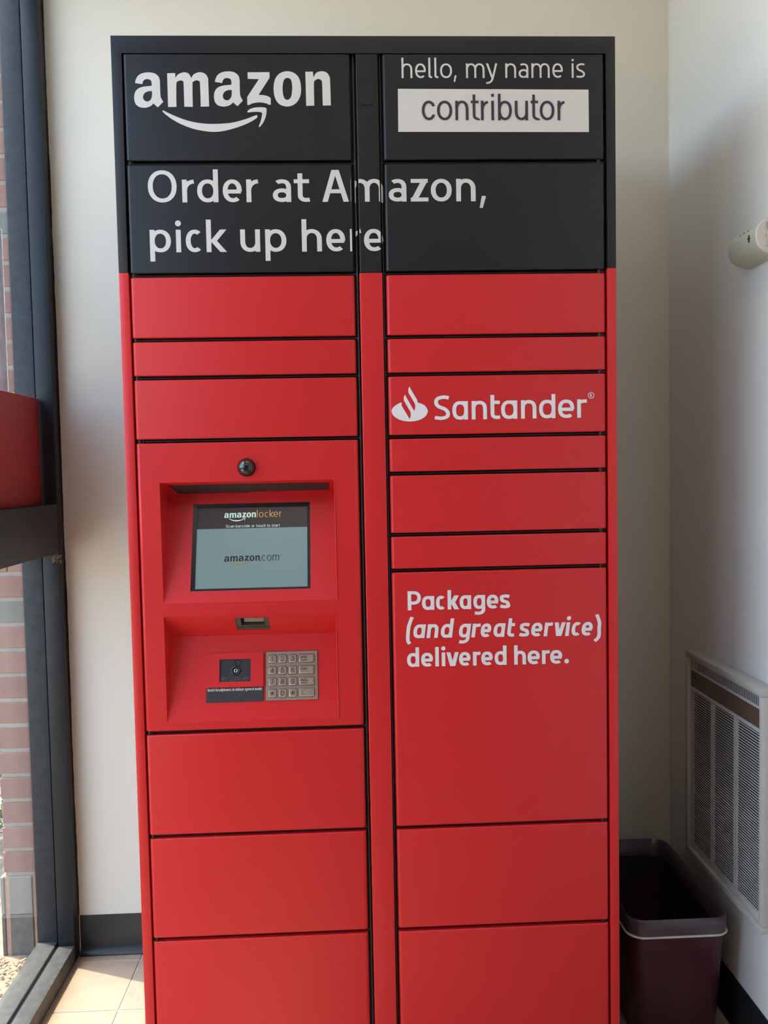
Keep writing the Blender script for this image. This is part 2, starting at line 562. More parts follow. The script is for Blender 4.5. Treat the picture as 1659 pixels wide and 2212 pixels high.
        fl([(w * 0.36, A), (w * 0.92, A), (w, A * 0.85), (w * 0.95, A * 0.6), (w * 0.5, D), (0, D)])
    elif c == 'I':
        s([(w / 2, 0), (w / 2, A)])
    elif c == '0':
        cl(arc(w / 2, A / 2, w / 2 - t, A / 2 - t, 0, 350, 26, 2.1))
    elif c == '1':
        s([(w * 0.62, 0), (w * 0.62, A)]); s([(w * 0.10, A * 0.74), (w * 0.62, A - t * 1.4)])
    elif c == '2':
        s(catmull([(t, A * 0.70), (w * 0.2, A - t * 1.8), (w * 0.5, A - t), (w - t * 1.2, A * 0.80), (w - t * 1.2, A * 0.64), (w * 0.60, A * 0.38), (w * 0.18, t * 1.6)], n=5)); s([(t * 0.3, t), (w, t)])
    elif c == '3':
        s(catmull([(t, A * 0.75), (w * 0.25, A - t * 1.4), (w * 0.5, A - t), (w - t * 1.4, A * 0.76), (w * 0.74, A * 0.56), (w * 0.42, A * 0.53)], n=5))
        s(catmull([(w * 0.42, A * 0.53), (w * 0.76, A * 0.49), (w - t, A * 0.28), (w * 0.74, t * 1.6), (w * 0.48, t), (w * 0.2, t * 1.7), (t * 0.8, A * 0.26)], n=5))
    elif c == '4':
        s([(w * 0.72, 0), (w * 0.72, A)]); s([(0, A * 0.28), (w, A * 0.28)]); s([(w * 0.72, A - t * 0.6), (t * 0.6, A * 0.29)])
    elif c == '5':
        s([(w * 0.92, A - t), (w * 0.24, A - t), (w * 0.14, A * 0.50)])
        s(catmull([(w * 0.10, A * 0.47), (w * 0.5, A * 0.62), (w - t, A * 0.36), (w * 0.76, t * 1.8), (w * 0.46, t), (w * 0.2, t * 1.7), (t * 0.6, A * 0.24)], n=5))
    elif c in '69':
        g_ = (lambda p: p) if c == '6' else (lambda p: [(w - x, A - y) for x, y in p])
        cl(g_(arc(w / 2, A * 0.32, w / 2 - t, A * 0.32 - t, 0, 350, 24, 2.1)))
        s(g_(catmull([(w - t * 1.2, A * 0.78), (w * 0.74, A - t * 1.4), (w * 0.5, A - t), (w * 0.2, A * 0.78), (t, A * 0.40), (t * 1.1, A * 0.30)], n=5)))
    elif c == '7':
        s([(0, A - t), (w - t * 0.4, A - t)]); s(catmull([(w - t * 0.8, A - t * 1.4), (w * 0.52, A * 0.50), (w * 0.34, 0)], n=5))
    elif c == '8':
        cl(arc(w / 2, A * 0.28, w / 2 - t, A * 0.28 - t, 0, 350, 24, 2.1)); cl(arc(w / 2, A * 0.75, w * 0.44 - t, A * 0.25 - t, 0, 350, 24, 2.1))
    elif c == '#':
        for k in (0.30, 0.66): s([(w * k - 0.06 * w, 0), (w * k + 0.10 * w, A)])
        for k in (0.34, 0.66): s([(0, A * k), (w, A * k)])
    elif c == '.':
        fl([(w / 2 + w / 2 * cos(2 * pi * k / 18), (w / 2 + w / 2 * sin(2 * pi * k / 18)) / qy) for k in range(18)])
    elif c == '(':
        s(catmull([(w - t * 0.9, A - t * 0.2), (w * 0.40, A * 0.62), (t * 1.1, A * 0.30), (w * 0.2, D * 0.35), (w * 0.45, D + t * 0.2)], n=5))
    elif c == ')':
        s(catmull([(w * 0.50, A - t * 0.2), (w * 0.82, A * 0.62), (w - t, A * 0.34), (w * 0.72, D * 0.2), (t * 0.9, D + t * 0.2)], n=5))
    return st

CONTRAST = {'ember': 0.80, 'light': 0.90, 'arial': 0.90, 'sant': 0.88, 'sant_i': 0.88}

def letters(bm, items, base, X, A, D, t, fr, style='ember', slope=0.0, mi=0, dots=None):
    """items: (char, left, right); base, heights in locker units; slope: drift of the base line"""
    xf = items[0][1]
    qy = CONTRAST[style]                # level strokes are a little thinner than upright ones
    for c, a, b in items:
        w = b - a
        bz = base + slope * (a - xf)
        sh = 0.0
        dd = D
        aa = A
        if c == 'i' and dots:
            dd = dots
        if style == 'sant_i' and c not in '()':
            sh = 0.13
            hh = (A[0] if isinstance(A, tuple) else A) if c in 'd' else X
            w = w - sh * hh * 0.55
            a = a - sh * hh * 0.20
        if c in ('O', 'A', 'P', 'S') and isinstance(A, tuple):
            aa = A[1]
        elif c == 't' and isinstance(A, tuple):
            aa = A[2]
        elif c in ',' and isinstance(A, tuple):
            aa, dd = A[3], D
            dd = A[4]
        elif c in '()' and isinstance(A, tuple):
            aa, dd = A[5], A[6]
        elif isinstance(A, tuple):
            aa = A[0]
        f2 = lambda u, v, w_=0.0, a=a, bz=bz, sh=sh: fr(a + u + sh * v * qy, bz + v * qy, w_)
        for q, (kind, pts) in enumerate(glyph(c, w, X / qy, aa / qy, dd / qy, t, style, qy)):
            f3 = (lambda u, v, w_=0.0, q=q, f2=f2: f2(u, v, q * 0.00016 + w_))
            if kind == 's':
                ribbon(bm, pts, t, f3, mi=mi, rise=0.000004)
            elif kind == 'c':
                ribbon(bm, pts, t, f3, closed=True, mi=mi)
            else:
                fill(bm, [pts], f3, mi=mi)

def letter_parts(parent, runs, M, lo=None, hi=None, name='letter'):
    """each printed letter is a part of its door; lo / hi trim it at the door's edge"""
    for items, args, kw in runs:
        sl, xf = kw.get('slope', 0.0), items[0][1]
        for c, a, b in items:
            if (lo is not None and b < lo) or (hi is not None and a > hi):
                continue
            bm = BM()
            k2 = dict(kw)
            k2['slope'] = 0.0
            letters(bm, [(c, a, b)], args[0] + sl * (a - xf), *args[1:], **k2)
            if lo is not None: clip_x(bm, lo, False)
            if hi is not None: clip_x(bm, hi, True)
            if len(bm.faces):
                finish(name, bm, M, parent, smooth=False)
            else:
                bm.free()

def clip_x(bm, x, keep_less):
    """drop what lies past x"""
    geom = list(bm.verts) + list(bm.edges) + list(bm.faces)
    bmesh.ops.bisect_plane(bm, geom=geom, plane_co=(x, 0, 0), plane_no=(1 if keep_less else -1, 0, 0), clear_outer=True)

ADV = dict(a=.47, b=.46, c=.44, d=.46, e=.49, h=.41, i=.10, l=.10, m=.69, n=.41, o=.50, p=.46, r=.28, s=.43, t=.26, u=.41, S=.58, I=.10)
def print_line(bm, body, u0, u1, base, fr, xh, t, mi=0):
    """a line of small grotesque print fitted to u0..u1"""
    x, runs = 0.0, []
    for c in body:
        if c == ' ':
            x += 0.26
            continue
        runs.append((c, x, x + ADV[c]))
        x += ADV[c] + 0.105
    k = (u1 - u0) / runs[-1][2]
    letters(bm, [(c, u0 + a * k, u0 + b * k) for c, a, b in runs], base, xh, (xh * 1.38, xh * 1.38, xh * 1.28), -xh * 0.40, t, fr, 'arial', mi=mi)

def front(y=-0.0006):
    return lambda u, v, w_=0.0: (u, y - w_, v)

def fonttext(bm, body, u0, u1, vb, cap, fr, up=1.0, mi=0, bold=0.0, ref='H'):
    """small print in the built-in typeface, fitted to u0..u1 with the given capital height"""
    def mesh_of(txt):
        cu = bpy.data.curves.new('print', 'FONT')
        cu.body = txt
        cu.size = 1.0
        cu.offset = bold
        cu.resolution_u = 3
        ob = bpy.data.objects.new('print', cu)
        COL.objects.link(ob)
        bpy.context.view_layer.update()
        me = bpy.data.meshes.new_from_object(ob.evaluated_get(bpy.context.evaluated_depsgraph_get()))
        bpy.data.objects.remove(ob)
        bpy.data.curves.remove(cu)
        co = [v.co.copy() for v in me.vertices]
        fa = [tuple(p.vertices) for p in me.polygons]
        bpy.data.meshes.remove(me)
        return co, fa
    co, fa = mesh_of(body)
    hc, _ = mesh_of(ref)
    h = max(c.y for c in hc) - min(c.y for c in hc)
    xa, xb = min(c.x for c in co), max(c.x for c in co)
    sx = (u1 - u0) / (xb - xa)
    sy = cap / h * up
    vs = [bm.verts.new(fr(u0 + (c.x - xa) * sx, vb + c.y * sy)) for c in co]
    for p in fa:
        try:
            f = bm.faces.new([vs[i] for i in p])
            f.material_index = mi
        except ValueError:
            pass

# outlines of the word mark on the first door
LG_A1 = [(0.0455,-0.0916,1),(0.046,-0.0875),(0.0505,-0.0787),(0.059,-0.0731),(0.071,-0.0712),(0.0829,-0.0728),(0.0908,-0.0787),(0.0934,-0.0858),(0.0937,-0.0952),(0.0936,-0.1093),(0.094,-0.1164),(0.095,-0.1205),(0.099,-0.1276,1),(0.0881,-0.1382,1),(0.0832,-0.1341),(0.0798,-0.1307,1),(0.0748,-0.1352),(0.0676,-0.1382),(0.0598,-0.139),(0.0509,-0.1369),(0.0445,-0.1305),(0.0425,-0.1199),(0.0447,-0.1093),(0.0509,-0.1022),(0.0605,-0.0987),(0.0701,-0.0975),(0.0773,-0.0969,1),(0.0775,-0.0916),(0.0759,-0.0863),(0.07,-0.084),(0.064,-0.0852),(0.0609,-0.0887),(0.0593,-0.0937,1)]
LG_A1H = [(0.0776,-0.1069,1),(0.0698,-0.1075),(0.0631,-0.111),(0.0599,-0.1175),(0.0615,-0.124),(0.0673,-0.127),(0.0734,-0.1246),(0.0768,-0.1187),(0.0776,-0.1128)]
LG_M = [(0.1082,-0.0728,1),(0.1238,-0.0724,1),(0.1242,-0.0817,1),(0.1294,-0.0752),(0.1403,-0.071),(0.1498,-0.0734),(0.1549,-0.082,1),(0.1606,-0.0746),(0.1721,-0.0707),(0.1822,-0.074),(0.1873,-0.0817),(0.1879,-0.0905),(0.1882,-0.1368,1),(0.1718,-0.137,1),(0.1717,-0.0929),(0.1697,-0.0879),(0.165,-0.0864),(0.1595,-0.0887),(0.157,-0.0941),(0.1562,-0.1373,1),(0.1397,-0.1372,1),(0.1396,-0.0929),(0.138,-0.0881),(0.1332,-0.0866),(0.1284,-0.0887),(0.1255,-0.094),(0.1243,-0.1374,1),(0.108,-0.1376,1)]
LG_Z = [(0.2654,-0.071,1),(0.3084,-0.0707,1),(0.3084,-0.0815,1),(0.2859,-0.1143,1),(0.297,-0.1153),(0.3055,-0.1178),(0.3094,-0.1213,1),(0.3093,-0.1332,1),(0.3065,-0.1339,1),(0.2994,-0.1307),(0.288,-0.129),(0.2751,-0.1304),(0.2658,-0.1343,1),(0.2632,-0.1332,1),(0.2634,-0.1185,1),(0.2871,-0.0843,1),(0.2653,-0.0835,1)]
LG_O = [(0.3434,-0.0689),(0.3581,-0.0731),(0.3671,-0.0843),(0.3698,-0.1032),(0.3669,-0.1193),(0.3573,-0.1319),(0.3417,-0.1371),(0.3265,-0.1326),(0.3182,-0.1207),(0.3156,-0.1024),(0.3192,-0.0843),(0.3288,-0.0731)]
LG_OH = [(0.3431,-0.0818),(0.3499,-0.085),(0.3521,-0.0941),(0.3523,-0.1032),(0.351,-0.1137),(0.3483,-0.1207),(0.3425,-0.1242),(0.3368,-0.1214),(0.3342,-0.1137),(0.3333,-0.1025),(0.3344,-0.0927),(0.337,-0.085)]
LG_N = [(0.379,-0.07,1),(0.3939,-0.0697,1),(0.3946,-0.0812,1),(0.401,-0.0717),(0.4118,-0.0689),(0.4211,-0.0717),(0.4264,-0.0794),(0.4275,-0.0885),(0.428,-0.1351,1),(0.4119,-0.1354,1),(0.4116,-0.0927),(0.41,-0.0864),(0.4043,-0.084),(0.3985,-0.0864),(0.3954,-0.0934),(0.3952,-0.1355,1),(0.3791,-0.1358,1)]
LG_SMILE = [(0.097,-0.1455),(0.0982,-0.1441),(0.1043,-0.1471),(0.1161,-0.1528),(0.1339,-0.1601),(0.1517,-0.1655),(0.1697,-0.1688),(0.1876,-0.1703),(0.2057,-0.1702),(0.2127,-0.1698),(0.227,-0.1688),(0.2413,-0.1661),(0.26,-0.1609),(0.2795,-0.1538),(0.2819,-0.1545),(0.2823,-0.157),(0.2801,-0.1598),(0.267,-0.1675),(0.2482,-0.1752),(0.2295,-0.1808),(0.2123,-0.1845),(0.1968,-0.1858),(0.1812,-0.1846),(0.1632,-0.1815),(0.1454,-0.1762),(0.1276,-0.1684),(0.1135,-0.1601),(0.1018,-0.1512),(0.0978,-0.1471)]
LG_ARROW = [(0.2633,-0.1458),(0.2677,-0.1423),(0.2763,-0.1392),(0.2878,-0.1383),(0.2978,-0.1391),(0.3003,-0.1409),(0.3007,-0.1459),(0.2995,-0.1543),(0.2957,-0.1641),(0.2912,-0.1711),(0.287,-0.176),(0.2853,-0.1764),(0.2848,-0.1746),(0.2885,-0.1655),(0.2908,-0.1571),(0.2917,-0.1514),(0.2906,-0.1486),(0.2861,-0.1475),(0.2761,-0.1472),(0.2661,-0.1482),(0.2633,-0.1479)]

def wordmark(bm, fr, mi=0, mi2=None, n=5, only=None):
    mi2 = mi if mi2 is None else mi2
    sh = lambda P: [(p[0] + 0.1557, p[1] + 0.0020) + tuple(p[2:]) for p in P]
    C = lambda P: catmull(P, True, n)
    parts = [((LG_A1, LG_A1H), mi), ((LG_M,), mi), ((sh(LG_A1), sh(LG_A1H)), mi), ((LG_Z,), mi), ((LG_O, LG_OH), mi), ((LG_N,), mi), ((LG_SMILE,), mi2), ((LG_ARROW,), mi2)]
    for k, (loops, i) in enumerate(parts):
        if only is None or only == k:
            fill(bm, [C(l) for l in loops], fr, i)

# ================================================================ THE SETTING
XL, XR, YB, YF, ZC = -0.335, 1.345, 0.60, -3.6, 0.75

bm = BM(); box(bm, XL - 0.11, XR + 0.06, YF, YB + 0.08, ZF - 0.06, ZF - 0.002)
floor = finish('floor', bm, M_GROUT, kind='structure')
# 8-inch clay tiles, one object each
P_ = 0.2115
xs = [XL] + [-0.158 + k * P_ for k in range(8)] + [XR]
ys = [YB] + [0.5575 - k * P_ for k in range(20)]
tile_cache = {}
g = 0.0021
for i in range(len(xs) - 1):
    for j in range(len(ys) - 1):
        x0, x1, y1, y0 = xs[i] + g, xs[i + 1] - g, ys[j] - g, ys[j + 1] + g
        if x1 - x0 < 0.01: continue
        key = (round(x1 - x0, 4), round(y1 - y0, 4))
        o = V((x0 + x1) / 2, (y0 + y1) / 2, ZF - 0.006)
        if key in tile_cache:
            copy_part(tile_cache[key], 'tile', o, floor)
        else:
            bm = BM(); box(bm, x0, x1, y0, y1, ZF - 0.006, ZF, bev=0.0012, seg=1)
            tile_cache[key] = finish('tile', bm, M_TILE, floor)

bm = BM(); box(bm, XL, XR + 0.06, YB, YB + 0.07, ZF, ZC)
finish('wall_back', bm, M_WALL, kind='structure')
bm = BM(); box(bm, XR, XR + 0.06, YF, YB, ZF, ZC)
finish('wall_right', bm, M_WALLR, kind='structure')
bm = BM(); box(bm, XL - 0.11, XR + 0.06, YF - 0.06, YF, ZF, ZC)
finish('wall_front', bm, M_WALLF, kind='structure')
bm = BM(); box(bm, XL - 0.11, XR + 0.06, YF, YB + 0.07, ZC, ZC + 0.05)
finish('ceiling', bm, M_CEIL, kind='structure')
bm = BM(); box(bm, XL - 0.109, XL, YF, YB, 0.60, ZC); box(bm, XL - 0.109, XL, YF, -1.4, ZF, 0.60)
finish('wall_left', bm, M_WALL, kind='structure')

def baseboard(name, run, axis):
    """rubber cove base: flat face with a curled toe"""
    bm = BM()
    prof = [(0.0, 0.1105), (0.0022, 0.110), (0.0026, 0.108), (0.0026, 0.022), (0.0045, 0.012), (0.010, 0.0045), (0.016, 0.0015), (0.016, 0.0), (0.0, 0.0)]
    rings = []
    for s_ in run:
        if axis == 'x':
            rings.append([bm.verts.new((s_, YB - d_, ZF + h)) for d_, h in prof])
        else:
            rings.append([bm.verts.new((XR - d_, s_, ZF + h)) for d_, h in prof])
    n = len(prof)
    for k in range(n):
        bm.faces.new((rings[0][k], rings[0][(k + 1) % n], rings[1][(k + 1) % n], rings[1][k]))
    bm.faces.new(rings[0]); bm.faces.new(rings[1][::-1])
    bmesh.ops.recalc_face_normals(bm, faces=bm.faces)
    return finish(name, bm, M_BASE, kind='structure', ang=50)
baseboard('baseboard_back', (XL + 0.003, XR - 0.017), 'x')
baseboard('baseboard_right', (YF, YB), 'y')

# ---- glazed left wall
win = root('window_1', (XL - 0.05, 0.0, ZF), kind='structure')
YW = -1.4
JYO = 0.580
JY = 0.557                        # room-side face of the corner jamb
XI0, XI1 = -0.379, -0.335         # room half of the frame
XO0, XO1 = -0.444, -0.390         # outside half
ZH = 0.56                         # header
bm = BM()
box(bm, XI0, XI1, JY, YB, ZF, 0.60, bev=0.0012)
finish('jamb', bm, M_FRAME, win)
bm = BM()
box(bm, XO0, XO1, JYO, YB + 0.02, ZF - 0.03, 0.60, bev=0.0012)
finish('jamb', bm, M_FRAME2, win, label='dusty outer half of the corner jamb')
bm = BM()
box(bm, XO1 - 0.001, XI0 + 0.001, JYO + 0.012, YB, ZF, 0.60)
finish('gasket', bm, M_GASK, win)
bm = BM()
box(bm, XI0, XI1, YW, JY - 0.0002, ZF, -2.150, bev=0.0015)
finish('sill', bm, M_SILL, win)
bm = BM()
box(bm, XO0, XO1, YW, JYO - 0.0002, ZF - 0.035, -2.150, bev=0.0015)
finish('sill', bm, M_SILL, win, label='dusty outer half of the window sill')
bm = BM()
box(bm, XO1, XI0, YW, JY + 0.008, ZF - 0.01, -2.158)
tube(bm, (-0.3775, YW, -2.1525), (-0.3775, JY, -2.1525), 0.0018, 8)
tube(bm, (-0.3905, YW, -2.1525), (-0.3905, JY, -2.1525), 0.0022, 8)
finish('gasket', bm, M_GASK, win)
bm = BM()
box(bm, XO0, XI1, YW, JY - 0.0002, -1.0645, -0.9335, bev=0.0015)
finish('transom', bm, M_FRAME, win)
bm = BM()
box(bm, XO0, XI1, YW, JY - 0.0002, ZH, 0.60, bev=0.0015)
finish('header', bm, M_FRAME, win)
for my in (-0.95,):
    bm = BM()
    box(bm, XO0, XI1, my - 0.026, my + 0.026, -2.150, -1.0645, bev=0.0012)
    box(bm, XO0, XI1, my - 0.026, my + 0.026, -0.9335, ZH, bev=0.0012)
    finish('mullion', bm, M_FRAME, win)
spans = ((-0.924, JYO + 0.011), (YW, -0.976))
for (y0, y1) in spans:
    for (z0, z1) in ((-2.156, -1.060), (-0.938, 0.565)):
        bm = BM()
        if z0 < -2 and y0 < -1.0:            # unseen solid panel added below the rail to cut sun and floor bounce
            box(bm, -0.395, -0.376, y0, y1, z0, z1)
            finish('sun_block_panel', bm, M_FRAME, win, smooth=False)
            continue
        box(bm, -0.3875, -0.3835, y0, y1, z0, z1)
        finish('glass_pane', bm, M_GLASS, win, smooth=False)
bm = BM()
random.seed(4)
w_ = 0.0018
for k in range(240):
    z = ZF + 0.112 + k * 0.0119
    w_ = min(0.0026, max(0.0007, w_ + random.gauss(0, 0.00035)))
    box(bm, XL - 0.001, XL + w_, YB - 0.004, YB + 0.001, z, z + 0.0120)
finish('trim_1', bm, M_GASK, kind='structure', smooth=False)

# ---- outdoors
bm = BM(); box(bm, -1.7, XL - 0.11, -6, 6, ZF - 0.20, -2.236)
finish('ground', bm, M_SOIL, kind='structure')
bm = BM(); box(bm, -24, -1.7, -20, 20, ZF - 0.20, -2.225)  # unseen pale paving, added to bounce sunlight up into the room
finish('bounce_paving', bm, M_CONC, kind='structure')
random.seed(11)
bm = BM()
for k in range(3200):
    x = -0.452 - random.random() ** 1.5 * 0.9
    y = random.uniform(-0.5, 0.64)
    l, w_ = random.uniform(0.005, 0.020), random.uniform(0.003, 0.008)
    a, tl = random.uniform(0, pi), random.uniform(-0.45, 0.45)
    cz = -2.234 + random.uniform(0, 0.008)
    u = Vector((cos(a) * cos(tl), sin(a) * cos(tl), sin(tl))); v = Vector((-sin(a), cos(a), 0)); n_ = Vector((0, 0, 0.003))
    c0 = Vector((x, y, cz))
    p = [c0 - u * l / 2 - v * w_ / 2, c0 + u * l / 2 - v * w_ * 0.3, c0 + u * l / 2 + v * w_ * 0.3, c0 - u * l / 2 + v * w_ / 2]
    if max(q.x for q in p) > -0.446: continue
    lo = [bm.verts.new(q) for q in p]; hi = [bm.verts.new(q + n_) for q in p]
    bm.faces.new(hi)
    for i in range(4):
        bm.faces.new((lo[i], lo[(i + 1) % 4], hi[(i + 1) % 4], hi[i]))
finish('mulch', bm, M_CHIP, kind='stuff', cat='mulch', label='pale wood chip mulch on the ground outside the window', smooth=False)

# brick pier beyond the corner jamb
pier = root('brick_pier', (-0.45, 0.78, -2.236), 'red brick pier on a grey stone base, outside the window', 'pier')
PX0, PX1, PY0, PY1 = -0.5665, -0.336, 0.672, 0.90
bm = BM(); box(bm, PX0 + 0.003, PX1, PY0 + 0.004, PY1, -2.24, 0.62)
finish('mortar_core', bm, M_MORT, pier, smooth=False)
random.seed(7)
cp = 0.0722                        # course height
zc = -1.9985
k = 0
while zc + cp < 0.62:
    z0, z1 = zc + 0.0062, zc + cp - 0.0062
    cut = -0.5205 if k in (12, 19, 27) else None
    pieces = [(PX0, PX1 - 0.002)] if cut is None else [(PX0, cut - 0.001), (cut + 0.001, PX1 - 0.002)]
    for (a, b) in pieces:
        bm = BM()
        jy = random.uniform(-0.002, 0.002)
        box(bm, a + random.uniform(-0.002, 0.002), b, PY0 + jy, PY1 - 0.01, z0, z1, bev=0.002, seg=1)
        M = M_BRICK[2] if k in (10, 18, 25) else random.choice(M_BRICK[:2])
        finish('brick', bm, M, pier, smooth=False)
    zc += cp
    k += 1
for (z0, z1, M) in ((-2.1150, -2.0045, M_STONE), (-2.238, -2.1165, M_STONE2)):
    for (a, b) in ((-0.578, -0.5665), (-0.5545, -0.4885), (-0.4775, PX1 - 0.002)):
        bm = BM(); box(bm, a, b, PY0 - 0.004, PY1 - 0.01, z0, z1, bev=0.002, seg=1)
        finish('stone', bm, M, pier, smooth=False)
bm = BM(); box(bm, -0.5665, -0.5545, PY0 - 0.001, PY1 - 0.02, -2.238, -2.0045); box(bm, -0.4885, -0.4775, PY0 + 0.001, PY1 - 0.02, -2.238, -2.0045)
finish('mortar_joint', bm, M_MORT2, pier, smooth=False)

# shrub past the pier
random.seed(21)
bm = BM()
cshr = Vector((-1.05, 1.35, -1.85))
for k in range(2200):
    a, b = random.uniform(0, 2 * pi), math.acos(random.uniform(-1, 1))
    r_ = 0.42 * random.random() ** 0.35
    c0 = cshr + Vector((r_ * sin(b) * cos(a), r_ * sin(b) * sin(a), r_ * 0.95 * cos(b)))
    if c0.z < -2.2: continue
    u = Vector((random.gauss(0, 1), random.gauss(0, 1), random.gauss(0, 1))).normalized()
    v = u.orthogonal().normalized()
    l, w_ = random.uniform(0.02, 0.04), random.uniform(0.008, 0.014)
    bm.faces.new([bm.verts.new(q) for q in (c0 - u * l, c0 - v * w_, c0 + u * l, c0 + v * w_)])
shr = root('shrub', (-1.05, 1.35, -2.236), 'green leafy shrub behind the brick pier outside', 'shrub')
finish('foliage', bm, M_LEAF, shr, kind='stuff', smooth=False)
bm = BM()
for k in range(7):
    a = 2 * pi * k / 7
    tube(bm, (-1.05 + 0.03 * cos(a), 1.35 + 0.03 * sin(a), -2.236), (-1.05 + 0.2 * cos(a), 1.35 + 0.2 * sin(a), -1.75), 0.009, 6, r1=0.003)
finish('stem', bm, M_CHIP, shr)

# ================================================================ THE LOCKER
lk = root('parcel_locker', (0.5, 0.29, ZF), 'tall red and black parcel locker with touch screen and keypad', 'locker')
ZT, ZSPL, ZB = -0.0328, -0.4585, -2.125
FX0, FX1 = 0.0192, 0.9814
LX0, LX1 = 0.0214, 0.4676
RX0, RX1 = 0.5308, 0.9778
SX0, SX1 = 0.4788, 0.5226

# cabinet shell: sides, top and back, with the face frame in front
for (z0, z1, M, lb) in ((ZSPL, 0.0, M_BLK, 'black upper cabinet side'), (ZF + 0.03, ZSPL, M_SIDE, 'dark red lower cabinet side')):
    for (x0, x1) in ((0.0, 0.006), (0.994, 1.0)):
        bm = BM(); box(bm, x0, x1, 0.0200, 0.588, z0, z1, bev=0.0012)
        finish('cabinet_side', bm, M, lk, label=lb)
bm = BM(); box(bm, 0.006, 0.994, 0.0202, 0.588, -0.006, -0.0002)
finish('cabinet_top', bm, M_BLK, lk, smooth=False)
bm = BM(); box(bm, 0.006, 0.994, 0.582, 0.588, ZF + 0.03, -0.006)
finish('cabinet_back', bm, M_BODY, lk, smooth=False)
bm = BM(); box(bm, 0.02, 0.98, 0.05, 0.57, ZF, ZF + 0.032)
finish('plinth', bm, M_GAP, lk, smooth=False)
for (a, b) in ((0.0, FX0), (FX1, 1.0)):
    bm = BM(); box(bm, a, b, -0.0004, 0.0202, ZF + 0.03, ZSPL, bev=0.0014)
    finish('frame_stile', bm, M_RED, lk, label='red lower side strip of the frame')
bm = BM()
U_ = [(0.0, ZSPL), (FX0, ZSPL), (FX0, ZT), (FX1, ZT), (FX1, ZSPL), (1.0, ZSPL), (1.0, 0.0), (0.0, 0.0)]
fr_ = [bm.verts.new((x, 0.0, z)) for x, z in U_]; bk_ = [bm.verts.new((x, 0.0202, z)) for x, z in U_]
ff = bm.faces.new(fr_); bm.faces.new(bk_[::-1])
for k in range(8):
    bm.faces.new((fr_[k], fr_[(k + 1) % 8], bk_[(k + 1) % 8], bk_[k]))
bmesh.ops.bevel(bm, geom=list(ff.edges), offset=0.0014, segments=2, affect='EDGES', profile=0.5)
finish('face_frame', bm, M_BLK, lk, label='black upper part of the front frame')
bm = BM(); box(bm, FX0 - 0.0001, FX1 + 0.0001, 0.0, 0.0202, ZF + 0.03, ZB, bev=0.0014)
finish('frame_rail', bm, M_RED, lk, label='red bottom rail of the frame')
bm = BM()
for (x0, x1, z0, z1) in ((FX0, 0.055, -1.375, -0.868), (0.428, FX1, -1.375, -0.868), (FX0, FX1, ZB, -1.375), (FX0, FX1, -0.868, ZT)):
    box(bm, x0, x1, 0.0165, 0.0199, z0, z1)
finish('gap_backing', bm, M_GAP, lk, smooth=False)

LV = [ZT, -0.2446, -0.4640, -0.5914, -0.6668, -0.7930]
LLV = LV + [-1.3882, -1.6048, -1.8227, ZB]
RLV = LV + [-0.8675, -0.9927, -1.0662, -1.6048, -1.8227, ZB]
HG = 0.0042

def seal(p0, p1, r=0.0026):
    bm = BM(); tube(bm, p0, p1, r, 10)
    return finish('rubber_seal', bm, M_RUB, lk)
for sx in ((LX1 + SX0) / 2 + 0.0006, (SX1 + RX0) / 2 - 0.0003):
    seal((sx, 0.0095, ZB), (sx, 0.0095, ZT), 0.0024)
seal((FX0 + 0.0010, 0.013, ZB), (FX0 + 0.0010, 0.013, ZT), 0.0009)
seal((FX1 - 0.0016, 0.013, ZB), (FX1 - 0.0016, 0.013, ZT), 0.0012)
def hinge(x, z):
    bm = BM()
    tube(bm, (x, 0.0075, z - 0.0038), (x, 0.0075, z + 0.0038), 0.0042, 10)
    tube(bm, (x + 0.006, 0.0095, z - 0.0030), (x + 0.006, 0.0095, z + 0.0030), 0.0026, 8)
    return finish('hinge', bm, M_HINGE, lk)
for z in LLV[1:-1]:
    seal((FX0 + 0.002, 0.0105, z), (LX1 + 0.004, 0.0105, z), 0.0021)
    hinge(0.0285, z)
for z in RLV[1:-1]:
    seal((RX0 - 0.004, 0.0105, z), (FX1 - 0.002, 0.0105, z), 0.0021)
    hinge(0.9665, z)

doors = {}
for side, lv, a, b in (('l', LLV, LX0, LX1), ('r', RLV, RX0, RX1)):
    for k in range(len(lv) - 1):
        z1 = lv[k] - (HG if k else 0.0022)
        z0 = lv[k + 1] + (HG if k + 2 < len(lv) else 0.0022)
        if side == 'l' and k == 5:
            KZ0, KZ1 = z0, z1
            continue
        bm = rounded_panel(a, b, z0, z1)
        doors[side, k] = finish('door', bm, M_BLK if k < 2 else M_RED, lk)

# centre strip
bm = rounded_panel(SX0, SX1, -0.4628, ZT - 0.0022, r=0.0022, c=0.0010)
strip = finish('divider_strip', bm, M_BLK, lk, label='black upper part of the centre strip')
bm = rounded_panel(SX0 - 0.0011, SX1 + 0.0011, ZB + 0.002, -0.4634, yf=-0.0008, r=0.0022, c=0.0010)
finish('divider_strip', bm, M_RED, lk, label='red lower part of the centre strip')
# little cover plate with two screws
bm = BM()
box(bm, 0.4851, 0.5149, -0.0016, 0.001, -0.1340, -0.0718)
es = [e for e in bm.edges if abs(e.verts[0].co.x - e.verts[1].co.x) < 1e-6 and abs(e.verts[0].co.z - e.verts[1].co.z) < 1e-6]
bmesh.ops.bevel(bm, geom=es, offset=0.004, segments=4, affect='EDGES')
finish('cover_plate', bm, M_BLK, strip)
for z, r_ in ((-0.0762, 0.0018), (-0.1288, 0.0016)):
    bm = BM()
    torus(bm, lambda u, v, w_: (u, -0.0017 - w_, v), (0.4993, z, 0), r_, 0.0005, 16, 6)
    disc(bm, front(-0.0018), 0.4993, z, r_, r_, 14, mi=1)
    finish('screw', bm, [M_BLK, M_HOLE], strip)

